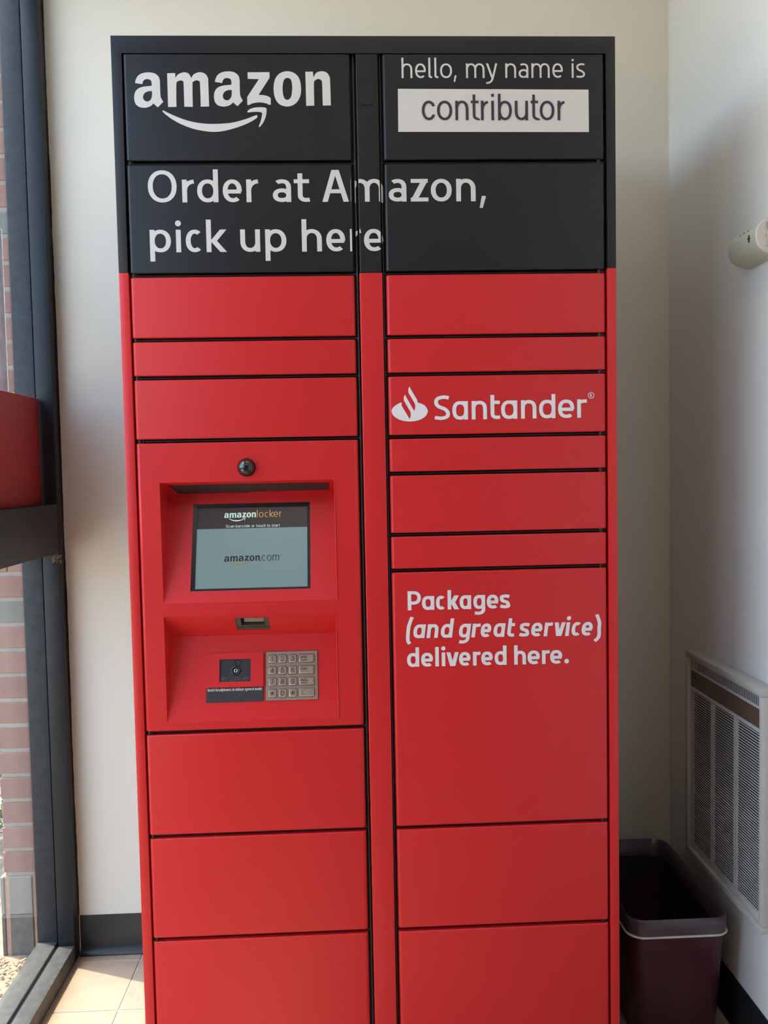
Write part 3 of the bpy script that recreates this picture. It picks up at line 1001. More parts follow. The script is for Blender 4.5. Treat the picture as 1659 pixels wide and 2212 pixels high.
# ---- lettering on the doors
for which in range(8):
    bm = BM(); wordmark(bm, front(), only=which)
    finish('letter' if which < 6 else 'smile_arrow', bm, M_WHITE, doors['l', 0], smooth=False)

T = 0.0048
AT = (0.0640, 0.0624, 0.0558, 0.0106, -0.0130)
LINE1 = [('O',0.0632,0.1197),('r',0.1302,0.1559),('d',0.1596,0.2012),('e',0.2101,0.2477),('r',0.2566,0.2823),('a',0.3088,0.3451),('t',0.3508,0.3818),('A',0.4068,0.4598),('m',0.4636,0.5295),
         ('a',0.5395,0.5751),('z',0.5837,0.6190),('o',0.6242,0.6661),('n',0.6752,0.7143),(',',0.7222,0.7349)]
LINE2 = [('p',0.0636,0.1051),('i',0.1148,0.1251),('c',0.1343,0.1678),('k',0.1749,0.2151),('u',0.2420,0.2811),('p',0.2913,0.3333),('h',0.3641,0.4039),('e',0.4128,0.4506),('r',0.4603,0.4841),('e',0.4882,0.5272)]
def two_lines(fr):
    return [(LINE1, (-0.3221, 0.0443, AT, 0, T, fr, 'ember'), dict(slope=-0.0025)),
            (LINE2, (-0.4193, 0.0440, (0.0636,), -0.0178, T, fr, 'ember'), dict(slope=-0.0035, dots=0.0564))]
letter_parts(doors['l', 1], two_lines(front()), M_WHITE, hi=LX1 - 0.0035)
letter_parts(strip, two_lines(front()), M_WHITE, SX0 + 0.0008, SX1 - 0.0008)
letter_parts(doors['r', 1], two_lines(front()), M_WHITE, lo=RX0 + 0.006)
# the overprint also runs over the rubber seals
for sx in ((LX1 + SX0) / 2 + 0.0006, (SX1 + RX0) / 2 - 0.0003):
    letter_parts(strip, two_lines(front(0.0068)), M_WHITE, sx - 0.0020, sx + 0.0020)

HELLO = [('h',0.5697,0.5911),('e',0.5966,0.6180),('l',0.6232,0.6303),('l',0.6352,0.6428),('o',0.6465,0.6704),(',',0.6733,0.6793),('m',0.6984,0.7354),('y',0.7385,0.7613),
         ('n',0.7772,0.7989),('a',0.8040,0.8236),('m',0.8298,0.8666),('e',0.8719,0.8933),('i',0.9111,0.9151),('s',0.9204,0.9381)]
letter_parts(doors['r', 0], [(HELLO, (-0.0824, 0.0284, (0.0397, 0.0397, 0.035, 0.0052, -0.0074), -0.0113, 0.00195, front(), 'light'), dict(slope=0.0015, dots=0.0346))], M_WHITE)
bm = BM(); fill(bm, [[(0.5618, -0.1030), (0.9449, -0.1050), (0.9453, -0.1883), (0.5609, -0.1868)]], front())
plate = finish('name_panel', bm, M_WHITE, doors['r', 0], smooth=False, label='white name panel')
CONTR = [('c',0.6087,0.6366),('o',0.6390,0.6696),('n',0.6757,0.7021),('t',0.7070,0.7228),('r',0.7272,0.7441),('i',0.7478,0.7538),
         ('b',0.7614,0.7895),('u',0.7954,0.8220),('t',0.8273,0.8428),('o',0.8456,0.8755),('r',0.8818,0.8988)]
letter_parts(doors['r', 0], [(CONTR, (-0.1645, 0.0382, (0.0517, 0.0517, 0.0503), 0, 0.00275, front(-0.0012), 'arial'), dict(slope=-0.0025))], M_INK)

# flame emblem and bank name
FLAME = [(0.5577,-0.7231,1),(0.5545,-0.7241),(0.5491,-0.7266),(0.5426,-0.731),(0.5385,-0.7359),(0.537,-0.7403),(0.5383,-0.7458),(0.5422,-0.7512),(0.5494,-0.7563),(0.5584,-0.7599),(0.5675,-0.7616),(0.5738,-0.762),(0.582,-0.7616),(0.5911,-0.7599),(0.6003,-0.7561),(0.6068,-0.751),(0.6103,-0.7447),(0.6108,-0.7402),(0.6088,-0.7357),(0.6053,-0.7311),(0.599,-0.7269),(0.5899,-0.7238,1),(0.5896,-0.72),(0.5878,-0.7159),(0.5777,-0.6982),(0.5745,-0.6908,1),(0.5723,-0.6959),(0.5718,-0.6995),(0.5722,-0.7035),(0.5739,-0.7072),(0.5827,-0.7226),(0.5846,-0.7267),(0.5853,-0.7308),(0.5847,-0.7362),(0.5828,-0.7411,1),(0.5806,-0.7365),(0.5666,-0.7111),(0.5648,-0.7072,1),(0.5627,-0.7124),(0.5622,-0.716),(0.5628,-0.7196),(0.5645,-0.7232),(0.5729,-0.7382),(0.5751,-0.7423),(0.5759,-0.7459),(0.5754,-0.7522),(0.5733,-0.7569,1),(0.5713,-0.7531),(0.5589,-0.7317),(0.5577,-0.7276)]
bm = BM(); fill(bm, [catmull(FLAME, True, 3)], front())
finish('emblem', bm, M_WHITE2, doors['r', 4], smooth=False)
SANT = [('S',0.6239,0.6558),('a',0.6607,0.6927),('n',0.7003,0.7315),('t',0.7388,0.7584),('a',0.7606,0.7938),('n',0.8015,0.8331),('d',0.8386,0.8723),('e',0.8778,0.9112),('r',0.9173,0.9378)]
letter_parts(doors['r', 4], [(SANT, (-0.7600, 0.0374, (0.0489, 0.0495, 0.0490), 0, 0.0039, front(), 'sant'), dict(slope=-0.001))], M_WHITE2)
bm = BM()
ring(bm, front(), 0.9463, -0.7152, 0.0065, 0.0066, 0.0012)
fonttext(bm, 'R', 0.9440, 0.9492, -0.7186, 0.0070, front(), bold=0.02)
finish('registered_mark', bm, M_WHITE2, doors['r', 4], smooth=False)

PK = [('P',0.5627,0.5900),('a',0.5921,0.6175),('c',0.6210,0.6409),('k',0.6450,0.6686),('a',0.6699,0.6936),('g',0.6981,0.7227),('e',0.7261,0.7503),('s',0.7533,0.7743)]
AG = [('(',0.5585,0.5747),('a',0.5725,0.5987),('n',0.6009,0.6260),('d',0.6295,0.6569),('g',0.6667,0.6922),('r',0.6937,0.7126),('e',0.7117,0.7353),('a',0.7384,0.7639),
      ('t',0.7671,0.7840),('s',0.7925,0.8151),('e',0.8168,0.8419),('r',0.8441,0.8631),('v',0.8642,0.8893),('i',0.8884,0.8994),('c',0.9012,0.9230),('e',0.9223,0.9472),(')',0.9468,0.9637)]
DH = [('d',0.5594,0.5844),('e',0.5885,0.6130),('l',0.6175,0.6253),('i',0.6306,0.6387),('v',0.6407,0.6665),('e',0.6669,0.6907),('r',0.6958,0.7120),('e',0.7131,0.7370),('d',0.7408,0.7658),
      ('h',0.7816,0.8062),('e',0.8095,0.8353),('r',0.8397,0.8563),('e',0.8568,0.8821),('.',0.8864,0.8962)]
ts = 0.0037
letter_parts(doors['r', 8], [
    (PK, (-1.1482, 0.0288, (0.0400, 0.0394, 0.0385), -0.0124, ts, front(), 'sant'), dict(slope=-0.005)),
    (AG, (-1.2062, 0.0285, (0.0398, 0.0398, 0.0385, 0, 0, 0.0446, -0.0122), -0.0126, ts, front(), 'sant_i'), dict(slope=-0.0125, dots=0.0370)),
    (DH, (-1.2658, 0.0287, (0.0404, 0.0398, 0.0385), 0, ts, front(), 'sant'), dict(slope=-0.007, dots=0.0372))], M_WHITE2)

# ---- kiosk panel with two wedge-shaped niches
N1 = dict(x0=0.0665, x1=0.4175, zt=-0.8765, zd=-0.9015, d=0.078, zb=-1.1215)
N2 = dict(x0=0.0660, x1=0.4150, zt=-1.1485, zd=-1.2000, d=0.050, zb=-1.3670)
bm = rounded_panel(LX0, LX1, KZ0, KZ1, depth=0.016, holes=True)
r_, c_ = 0.0075, 0.0016
gx = [LX0 + r_, N2['x0'], N1['x0'], N2['x1'], N1['x1'], LX1 - r_]
for (z0, z1, h) in ((KZ0 + c_, N2['zb'], None), (N2['zb'], N2['zt'], N2), (N2['zt'], N1['zb'], None), (N1['zb'], N1['zt'], N1), (N1['zt'], KZ1 - c_, None)):
    if h is None:
        quad(bm, (gx[0], 0, z0), (gx[-1], 0, z0), (gx[-1], 0, z1), (gx[0], 0, z1))
    else:
        quad(bm, (gx[0], 0, z0), (h['x0'], 0, z0), (h['x0'], 0, z1), (gx[0], 0, z1))
        quad(bm, (h['x1'], 0, z0), (gx[-1], 0, z0), (gx[-1], 0, z1), (h['x1'], 0, z1))

def slant_frame(Y1, z1, Y2, z2, off=0.0):
    L = math.hypot(Y2 - Y1, z2 - z1)
    ty, tz = (Y2 - Y1) / L, (z2 - z1) / L
    ny, nz = (tz, -ty) if tz < 0 else (-tz, ty)         # towards the room
    if ny > 0: ny, nz = -ny, -nz
    def fr(u, s_, w_=0.0):
        return (u, Y1 + ty * s_ + ny * (w_ + off), z1 + tz * s_ + nz * (w_ + off))
    return fr, L
F_SCR, L_SCR = slant_frame(N1['d'], N1['zd'], 0, N1['zb'])
F_PAD, L_PAD = slant_frame(N2['d'], N2['zd'], 0, N2['zb'])
F_UP1, L_UP1 = slant_frame(0, N1['zt'], N1['d'], N1['zd'])
F_UP2, L_UP2 = slant_frame(0, N2['zt'], N2['d'], N2['zd'])
def holed(bm, fr, x0, x1, s0, s1, hole):
    hx0, hx1, hs0, hs1 = hole
    for a, b, p, q in ((x0, x1, s0, hs0), (x0, x1, hs1, s1), (x0, hx0, hs0, hs1), (hx1, x1, hs0, hs1)):
        quad(bm, fr(a, p), fr(b, p), fr(b, q), fr(a, q))
SC = (0.1195, 0.3640, 0.0234, 0.2095)
SW = (0.2076, 0.2770, 0.0102, 0.0545)
JK = (0.1706, 0.2353, 0.0500, 0.0957)
holed(bm, F_SCR, N1['x0'], N1['x1'], 0, L_SCR, SC)
holed(bm, F_UP2, N2['x0'], N2['x1'], 0, L_UP2, SW)
quad(bm, F_PAD(N2['x0'], 0), F_PAD(N2['x1'], 0), F_PAD(N2['x1'], L_PAD), F_PAD(N2['x0'], L_PAD))
quad(bm, F_UP1(N1['x0'], 0), F_UP1(N1['x1'], 0), F_UP1(N1['x1'], L_UP1), F_UP1(N1['x0'], L_UP1))
for h in (N1, N2):
    for x in (h['x0'], h['x1']):
        bm.faces.new([bm.verts.new(p) for p in ((x, 0, h['zt']), (x, h['d'], h['zd']), (x, 0, h['zb']))])
# cut edges of the vinyl around the screen opening and the scanner opening
for fr, hl, dp in ((F_SCR, SC, -0.0015), (F_UP2, SW, -0.0015)):
    a, b, p, q = hl
    for (u0, v0), (u1, v1) in (((a, p), (b, p)), ((b, p), (b, q)), ((b, q), (a, q)), ((a, q), (a, p))):
        quad(bm, fr(u0, v0), fr(u1, v1), fr(u1, v1, dp), fr(u0, v0, dp))
bmesh.ops.remove_doubles(bm, verts=bm.verts, dist=1e-6)
kiosk = finish('kiosk_panel', bm, M_RED, lk, smooth=False)
for p in kiosk.data.polygons:
    p.use_smooth = 0.03 < abs(p.normal.x) < 0.999 and abs(p.normal.z) < 0.03
bm = BM(); box(bm, 0.1878, 0.2970, -0.0007, 0.0005, -1.1460, -1.1282, bev=0.0006, seg=1)
finish('vinyl_patch', bm, M_RED, kiosk)
for h in (N1, N2):                       # bright cut edge of the wrap on the right of each niche
    bm = BM(); tube(bm, (h['x1'] + 0.0006, -0.0004, h['zt']), (h['x1'] + 0.0006, -0.0004, h['zb'] - 0.003), 0.0008, 6, r1=0.0014)
    finish('vinyl_edge', bm, M_RED, kiosk)

# camera dome
bm = BM()
n, mrows = 28, 8
rows = []
for i in range(mrows):
    a = pi / 2 * i / mrows
    rows.append([bm.verts.new((0.2416 + 0.0172 * cos(a) * cos(2 * pi * k / n), -0.0165 * sin(a), -0.8487 + 0.0172 * cos(a) * sin(2 * pi * k / n))) for k in range(n)])
top = bm.verts.new((0.2416, -0.0165, -0.8487))
for i in range(mrows - 1):
    for k in range(n):
        bm.faces.new((rows[i][k], rows[i][(k + 1) % n], rows[i + 1][(k + 1) % n], rows[i + 1][k]))
for k in range(n):
    bm.faces.new((rows[-1][k], rows[-1][(k + 1) % n], top))
bmesh.ops.recalc_face_normals(bm, faces=bm.faces)
dome = finish('camera_dome', bm, M_DOME, lk, label='glossy black camera dome')
bm = BM(); torus(bm, lambda u, v, w_: (u, -w_, v), (0.2416, -0.8487, 0), 0.0176, 0.0009, 30, 6)
finish('dome_rim', bm, M_BEZEL, dome)

# loudspeaker plate under the brow of the upper niche
bm = BM()
g1 = lambda u, s_: F_UP1(u, s_, 0.0006)
fill(bm, [[(0.0775, 0.0175), (0.4075, 0.0185), (0.4055, 0.0720), (0.2380, 0.0745), (0.2375, 0.0800), (0.0885, 0.0790), (0.0855, 0.0560)]], g1)
grille = finish('speaker_grille', bm, M_GRILLE, lk, smooth=False, label='dark speaker plate with two groups of holes')
bm = BM()
for cx in (0.128, 0.337):
    for i in range(7):
        for j in range(4):
            u = cx + (i - 3) * 0.0094 + (0.0047 if j % 2 else 0)
            s_ = 0.028 + j * 0.011
            if abs(i - 3) + j * 0.5 > 4.2: continue
            disc(bm, lambda a, b: F_UP1(a, b, 0.0009), u, s_, 0.0013, 0.0022, 8)
finish('speaker_hole', bm, M_HOLE, grille, kind='stuff', smooth=False)

# touch screen set into the panel
bm = BM()
a, b, p, q = SC[0] - 0.002, SC[1] + 0.002, SC[2] - 0.002, SC[3] + 0.002
DX0, DX1, DS0, DS1 = 0.1280, 0.3580, 0.0305, 0.2046
w0, w1 = -0.0015, -0.0060
for (u0, v0, u1, v1, U0, V0, U1, V1) in ((a, p, b, p, DX0, DS0, DX1, DS0), (b, p, b, q, DX1, DS0, DX1, DS1), (b, q, a, q, DX1, DS1, DX0, DS1), (a, q, a, p, DX0, DS1, DX0, DS0)):
    quad(bm, F_SCR(u0, v0, w0), F_SCR(u1, v1, w0), F_SCR(U1, V1, w0 - 0.001), F_SCR(U0, V0, w0 - 0.001))
    quad(bm, F_SCR(U0, V0, w0 - 0.001), F_SCR(U1, V1, w0 - 0.001), F_SCR(U1, V1, w1), F_SCR(U0, V0, w1))
bez = finish('touch_screen', bm, M_BEZEL, lk, smooth=False, label='touch screen with a black bezel')
bm = BM(); quad(bm, F_SCR(DX0, 0.0768, w1), F_SCR(DX1, 0.0764, w1), F_SCR(DX1, DS1, w1), F_SCR(DX0, DS1, w1))
finish('display', bm, M_SCR, bez, smooth=False, label='pale blue lit display')
bm = BM(); quad(bm, F_SCR(DX0, DS0, w1), F_SCR(DX1, DS0, w1), F_SCR(DX1, 0.0764, w1), F_SCR(DX0, 0.0768, w1))
finish('display_header', bm, M_SCRH, bez, smooth=False, label='dark header of the display')
wd = w1 + 0.0004
def mini(u0, u1, sb, cap, mi, mi2, bmx):
    k = (u1 - u0) / (0.428 - 0.0425)
    ky = cap / 0.0665
    wordmark(bmx, lambda x, z: F_SCR(u0 + (x - 0.0425) * k, sb - (z + 0.1368) * ky, wd), mi, mi2, n=3)
fs = lambda u, v, w_=0.0: F_SCR(u, -v, wd + w_)
bm = BM()
mini(0.1838, 0.2498, 0.0533, 0.0108, 0, 0, bm)
print_line(bm, 'Scan barcode or touch to start', 0.1875, 0.3002, -0.0746, fs, 0.0044, 0.00036)
finish('screen_lettering', bm, M_SCRW, bez, kind='stuff', smooth=False, label='pale lettering in the screen header')
bm = BM()
letters(bm, [('l',0.2518,0.2536),('o',0.2562,0.2660),('c',0.2685,0.2762),('k',0.2787,0.2868),('e',0.2872,0.2965),('r',0.2992,0.3034)], -0.0535, 0.0115, (0.0163,), 0, 0.0008, fs, 'ember')
finish('screen_lettering', bm, M_SCRO, bez, kind='stuff', smooth=False, label='orange lettering in the screen header')
bm = BM()
mini(0.1858, 0.2594, 0.1477, 0.0118, 0, 1, bm)
disc(bm, fs, 0.2612, -0.1470, 0.0010, 0.0010, 10)
letters(bm, [('c',0.2632,0.2722),('o',0.2738,0.2838),('m',0.2857,0.2992)], -0.1476, 0.0122, (0.0163,), 0, 0.0008, fs, 'ember')
disc(bm, fs, 0.3011, -0.1365, 0.0009, 0.0009, 8)
finish('screen_lettering', bm, [M_SCRK, M_SCRY], bez, kind='stuff', smooth=False, label='black lettering with a gold smile')

# barcode scanner looking down from the brow of the lower niche
bm = BM()
a, b, p, q = SW[0] - 0.001, SW[1] + 0.001, SW[2] - 0.001, SW[3] + 0.001
hw = (0.2186, 0.2676, 0.0140, 0.0390)
fu = lambda u, s_: F_UP2(u, s_, -0.0012)
holed(bm, fu, a, b, p, q, hw)
for (u0, v0), (u1, v1) in (((hw[0], hw[2]), (hw[1], hw[2])), ((hw[1], hw[2]), (hw[1], hw[3])), ((hw[1], hw[3]), (hw[0], hw[3])), ((hw[0], hw[3]), (hw[0], hw[2]))):
    quad(bm, F_UP2(u0, v0, -0.0012), F_UP2(u1, v1, -0.0012), F_UP2(u1, v1, -0.012), F_UP2(u0, v0, -0.012))
scan = finish('barcode_scanner', bm, M_SCANB, lk, smooth=False, label='small dark barcode scanner window')
bm = BM(); quad(bm, F_UP2(hw[0], hw[2], -0.011), F_UP2(hw[1], hw[2], -0.011), F_UP2(hw[1], hw[3], -0.011), F_UP2(hw[0], hw[3], -0.011))
finish('scanner_well', bm, M_HOLE, scan, smooth=False)
bm = BM(); quad(bm, F_UP2(hw[0] + 0.006, 0.0225, -0.008), F_UP2(hw[1] - 0.002, 0.0225, -0.008), F_UP2(hw[1] - 0.002, 0.0330, -0.006), F_UP2(hw[0] + 0.006, 0.0330, -0.006))
for u in (0.231, 0.259):
    box(bm, u, u + 0.004, F_UP2(u, 0.016, -0.006)[1], F_UP2(u, 0.016, -0.006)[1] + 0.003, F_UP2(u, 0.016, -0.006)[2] - 0.002, F_UP2(u, 0.016, -0.006)[2])
finish('scanner_mirror', bm, M_MIRROR, scan, smooth=False)
bm = BM()
random.seed(3)
u = 0.2105
while u < 0.2745:
    w_ = random.choice((0.0006, 0.0009, 0.0014))
    hh = random.uniform(0.0045, 0.0062)
    quad(bm, F_UP2(u, 0.0418, -0.0009), F_UP2(u + w_, 0.0418, -0.0009), F_UP2(u + w_, 0.0418 + hh, -0.0009), F_UP2(u, 0.0418 + hh, -0.0009))
    u += w_ + random.uniform(0.0006, 0.0016)
finish('printed_ticks', bm, M_HOLE, scan, kind='stuff', smooth=False)

# raised headphone plate with the jack
def slab(bm, fr, u0, u1, s0, s1, w0, w1, bev=0.0, seg=2, rc=0.0, mi=0):
    """plate on a slanted face; rc rounds its corners"""
    pts = []
    if rc > 0:
        for cx, cy, a0 in ((u1 - rc, s1 - rc, 0), (u0 + rc, s1 - rc, 90), (u0 + rc, s0 + rc, 180), (u1 - rc, s0 + rc, 270)):
            for k in range(4):
                a = radians(a0 + 90 * k / 3)
                pts.append((cx + rc * cos(a), cy + rc * sin(a)))
    else:
        pts = [(u1, s1), (u0, s1), (u0, s0), (u1, s0)]
    cu, cs = (u0 + u1) / 2, (s0 + s1) / 2
    lo = [bm.verts.new(fr(p[0], p[1], w0)) for p in pts]
    md = [bm.verts.new(fr(p[0], p[1], w1 - bev)) for p in pts]
    loops = [lo, md]
    if bev > 0:
        hu, hs = (u1 - u0) / 2, (s1 - s0) / 2
        hi = [bm.verts.new(fr(cu + (p[0] - cu) * (hu - bev) / hu, cs + (p[1] - cs) * (hs - bev) / hs, w1)) for p in pts]
        loops.append(hi)
    n = len(pts)
    for A_, B_ in zip(loops, loops[1:]):
        for k in range(n):
            bm.faces.new((A_[k], A_[(k + 1) % n], B_[(k + 1) % n], B_[k])).material_index = mi
    bm.faces.new(loops[-1]).material_index = mi
bm = BM()
HP = (0.1437, 0.2613, 0.0368, 0.1070)
holed(bm, lambda u, s_: F_PAD(u, s_, 0.004), *HP, JK)
for (u0, v0), (u1, v1) in (((HP[0], HP[2]), (HP[1], HP[2])), ((HP[1], HP[2]), (HP[1], HP[3])), ((HP[1], HP[3]), (HP[0], HP[3])), ((HP[0], HP[3]), (HP[0], HP[2]))):
    quad(bm, F_PAD(u0, v0, 0.004), F_PAD(u1, v1, 0.004), F_PAD(u1, v1, 0), F_PAD(u0, v0, 0))
for (u0, v0), (u1, v1) in (((JK[0], JK[2]), (JK[1], JK[2])), ((JK[1], JK[2]), (JK[1], JK[3])), ((JK[1], JK[3]), (JK[0], JK[3])), ((JK[0], JK[3]), (JK[0], JK[2]))):
    quad(bm, F_PAD(u0, v0, 0.004), F_PAD(u1, v1, 0.004), F_PAD(u1, v1, 0.001), F_PAD(u0, v0, 0.001))
bmesh.ops.remove_doubles(bm, verts=bm.verts, dist=1e-6)
hp = finish('headphone_plate', bm, M_RED, lk, smooth=False, label='raised red plate around the headphone socket')
bm = BM(); quad(bm, F_PAD(JK[0], JK[2], 0.0012), F_PAD(JK[1], JK[2], 0.0012), F_PAD(JK[1], JK[3], 0.0012), F_PAD(JK[0], JK[3], 0.0012))
finish('socket_plate', bm, M_DARKP, hp, smooth=False, label='dark plate behind the socket')
bm = BM()
torus(bm, lambda u, v, w_: F_PAD(u, v, w_), (0.2040, 0.0735, 0.0020), 0.0078, 0.0020, 26, 8)
torus(bm, lambda u, v, w_: F_PAD(u, v, w_), (0.2066, 0.0570, 0.0018), 0.0060, 0.0010, 22, 8)
finish('socket_ring', bm, M_RUB, hp)
bm = BM()
torus(bm, lambda u, v, w_: F_PAD(u, v, w_), (0.2042, 0.0735, 0.0022), 0.0030, 0.0010, 18, 8)
disc(bm, lambda u, v: F_PAD(u, v, 0.0016), 0.2042, 0.0735, 0.0024, 0.0024, 12, mi=1)
finish('headphone_jack', bm, [M_BRASS, M_HOLE], hp)
random.seed(8)
def braille(bm, u0, u1, s0, rows_, fr, p_=0.0024, keep=0.45, r=0.0005, mi=0):
    u = u0
    while u < u1:
        for j in range(rows_):
            if random.random() < keep:
                c0 = Vector(fr(u, s0 + j * p_))
                disc(bm, lambda a, b: fr(a, b), u, s0 + j * p_, r, r, 6, mi)
        u += p_ if random.random() < 0.6 else p_ * 1.8
bm = BM(); braille(bm, 0.1730, 0.2340, 0.0865, 4, lambda u, s_: F_PAD(u, s_, 0.0016), 0.0022, 0.55, 0.00055)
finish('braille_dots', bm, M_STEEL, hp, kind='stuff', smooth=False)
bm = BM(); slab(bm, F_PAD, 0.1438, 0.2618, 0.1078, 0.1367, 0, 0.0016, 0.0004, rc=0.002)
bl = finish('braille_label', bm, M_DARKP, lk, label='dark label with white print and braille')
bm = BM(); print_line(bm, 'Insert headphones to initiate speech mode', 0.1473, 0.2582, -0.1143, lambda u, v, w_=0.0: F_PAD(u, -v, 0.0018 + w_), 0.0044, 0.00042)
finish('lettering', bm, M_WHITE, bl, kind='stuff', smooth=False)
bm = BM(); braille(bm, 0.148, 0.259, 0.1190, 3, lambda u, s_: F_PAD(u, s_, 0.0018), 0.0023, 0.35, 0.00035); braille(bm, 0.147, 0.259, 0.1290, 3, lambda u, s_: F_PAD(u, s_, 0.0018), 0.0023, 0.35, 0.00035)
finish('braille_dots', bm, M_GREY, bl, kind='stuff', smooth=False)

# steel keypad, sixteen keys
bm = BM(); slab(bm, F_PAD, 0.2668, 0.3740, 0.0364, 0.1359, 0, 0.0022, 0.0006)
kp = finish('keypad', bm, M_STEEL, lk, ang=20, label='steel keypad with raised keys')
bm = BM(); slab(bm, F_PAD, 0.2660, 0.3748, 0.0356, 0.1367, 0, 0.0004)
finish('keypad_edge', bm, M_GAP, kp, smooth=False)
KR = [0.0515, 0.0752, 0.0984, 0.1217]
KC = [0.2803, 0.3013, 0.3226, 0.3512]
LEG = [['1', '2', '3', 'ENTER'], ['4', '5', '6', 'CLEAR'], ['7', '8', '9', 'CANCEL'], ['*', '0', '#', '']]
for j in range(4):
    for i in range(4):
        u, s_ = KC[i], KR[j]
        hu, hs = (0.0154 if i == 3 else 0.0080), 0.0081
        bm = BM()
        slab(bm, F_PAD, u - hu - 0.0008, u + hu + 0.0008, s_ - hs - 0.0008, s_ + hs + 0.0008, 0.0020, 0.00245, rc=0.0034, mi=4)
        slab(bm, F_PAD, u - hu, u + hu, s_ - hs, s_ + hs, 0.0022, 0.0058, 0.0014, rc=0.0030)
        ft = lambda a, b, w_=0.0: F_PAD(a, -b, 0.0060 + w_)
        L_ = LEG[j][i]
        if i < 3:
            hw_ = 0.0024 if L_ == '1' else (0.0030 if L_ in '*#' else 0.0032)
            if L_ == '*':
                for k in range(3):
                    a = pi * k / 3 + pi / 2
                    ribbon(bm, [(u - 0.0034 * cos(a), -s_ - 0.0034 * sin(a)), (u + 0.0034 * cos(a), -s_ + 0.0034 * sin(a))], 0.0006, ft, mi=1)
            else:
                ch = 0.0066 if L_ == '#' else 0.0098
                letters(bm, [(L_, u - hw_, u + hw_)], -s_ - ch / 2, ch * 0.72, ch, 0, 0.00058, ft, 'arial', mi=1)
        else:
            if L_:
                x0, x1 = (u - 0.0135, u + 0.0008) if L_ == 'CANCEL' else (u - 0.0118, u + 0.0008)
                fonttext(bm, L_, x0, x1, -s_ - 0.0002, 0.0044, ft, mi=1, bold=0.02)
                quad(bm, ft(u - 0.0118, -s_ - 0.0050), ft(u + 0.0008, -s_ - 0.0050), ft(u + 0.0008, -s_ - 0.0036), ft(u - 0.0118, -s_ - 0.0036), 2)
            cx = u + 0.0078
            if L_ == 'ENTER':
                ring(bm, ft, cx, -s_, 0.0040, 0.0040, 0.0011, mi=3)
            elif L_ == 'CLEAR':
                ribbon(bm, [(cx + 0.0026, -s_ + 0.0042), (cx - 0.0026, -s_), (cx + 0.0026, -s_ - 0.0042)], 0.0007, ft, mi=3)
            elif L_ == 'CANCEL':
                ribbon(bm, [(cx - 0.0038, -s_ + 0.0045), (cx + 0.0038, -s_ - 0.0045)], 0.0007, ft, mi=3)
                ribbon(bm, [(cx - 0.0038, -s_ - 0.0045), (cx + 0.0038, -s_ + 0.0045)], 0.0007, ft, mi=3)
            else:
                ribbon(bm, [(u - 0.0035, -s_ + 0.0018), (u - 0.0008, -s_ + 0.0018), (u + 0.0026, -s_ + 0.0050), (u + 0.0026, -s_ - 0.0050), (u - 0.0008, -s_ - 0.0018), (u - 0.0035, -s_ - 0.0018)], 0.0006, ft, closed=True, mi=3)
        bar = {'ENTER': M_GREEN, 'CLEAR': M_AMBER, 'CANCEL': M_REDBAR}.get(L_, M_KEYINK)
        finish('key', bm, [M_STEEL, M_KEYINK, bar, M_EMBOSS, M_HDARK], kp, ang=30)

# ================================================================ THINGS AROUND IT
# red board on the window rail
bm = BM(); box(bm, -0.3832, -0.3715, 0.14, 0.552, -0.9330, -0.6530, bev=0.0012)
finish('sign_board', bm, M_BOARD, label='plain red board standing on the window rail', cat='board')
# pale sheet above it
sh = root('plastic_sheet', (-0.3815, 0.0, -0.6525), 'pale lavender sheet with a white edge, above the red board', 'sheet')
bm = BM(); box(bm, -0.3826, -0.3814, 0.16, 0.3845, -0.6505, -0.262)
finish('film', bm, M_SHEET, sh, smooth=False)
bm = BM()
box(bm, -0.3830, -0.3806, 0.3825, 0.3875, -0.6527, -0.260)
box(bm, -0.3830, -0.3806, 0.16, 0.3845, -0.6527, -0.6503)
finish('edge_strip', bm, M_RIM, sh, smooth=False)

# cobweb scraps under the rail
random.seed(5)
bm = BM()
for k in range(26):
    x = random.uniform(-0.353, -0.329); z = -1.066 - random.random() ** 1.6 * 0.022
    if k > 20: z -= 0.012
    r_ = random.uniform(0.0012, 0.0036)
    pts = [(x + r_ * cos(a) * random.uniform(0.7, 1.3), JY - 0.0012 - random.uniform(0, 0.002), z + r_ * sin(a) * random.uniform(0.7, 1.3)) for a in (0, 1.2, 2.4, 3.6, 4.8)]
    for a, b in zip(pts, pts[1:]):
        tube(bm, a, b, 0.00055, 5)
finish('cobweb', bm, M_WEB, kind='stuff', label='tan cobweb scraps in the window corner under the rail', cat='cobweb', smooth=False)

# ---- waste bin
BX0, BX1, BY0, BY1, ZR = 1.066, 1.302, 0.125, 0.535, -1.898
bn = root('waste_bin', ((BX0 + BX1) / 2, (BY0 + BY1) / 2, ZF), 'dark maroon rectangular waste bin with a clear liner and white band', 'bin')
def rrect(z, grow, rc, n=6):
    x0, x1, y0, y1 = BX0 - grow, BX1 + grow, BY0 - grow, BY1 + grow
    o = []
    for cx, cy, a0 in ((x1 - rc, y1 - rc, 0), (x0 + rc, y1 - rc, 90), (x0 + rc, y0 + rc, 180), (x1 - rc, y0 + rc, 270)):
        for k in range(n + 1):
            a = radians(a0 + 90 * k / n)
            o.append((cx + rc * cos(a), cy + rc * sin(a), z))
    return o
def loft(bm, levels, cap0=False, cap1=False, wob=0.0):
    L = [[bm.verts.new((p[0] + random.uniform(-wob, wob), p[1] + random.uniform(-wob, wob), p[2])) for p in lv] for lv in levels]
    n = len(L[0])
    for A_, B_ in zip(L, L[1:]):
        for k in range(n):
            bm.faces.new((A_[k], A_[(k + 1) % n], B_[(k + 1) % n], B_[k]))
    if cap0: bm.faces.new(L[0][::-1])
    if cap1: bm.faces.new(L[-1])
bm = BM()
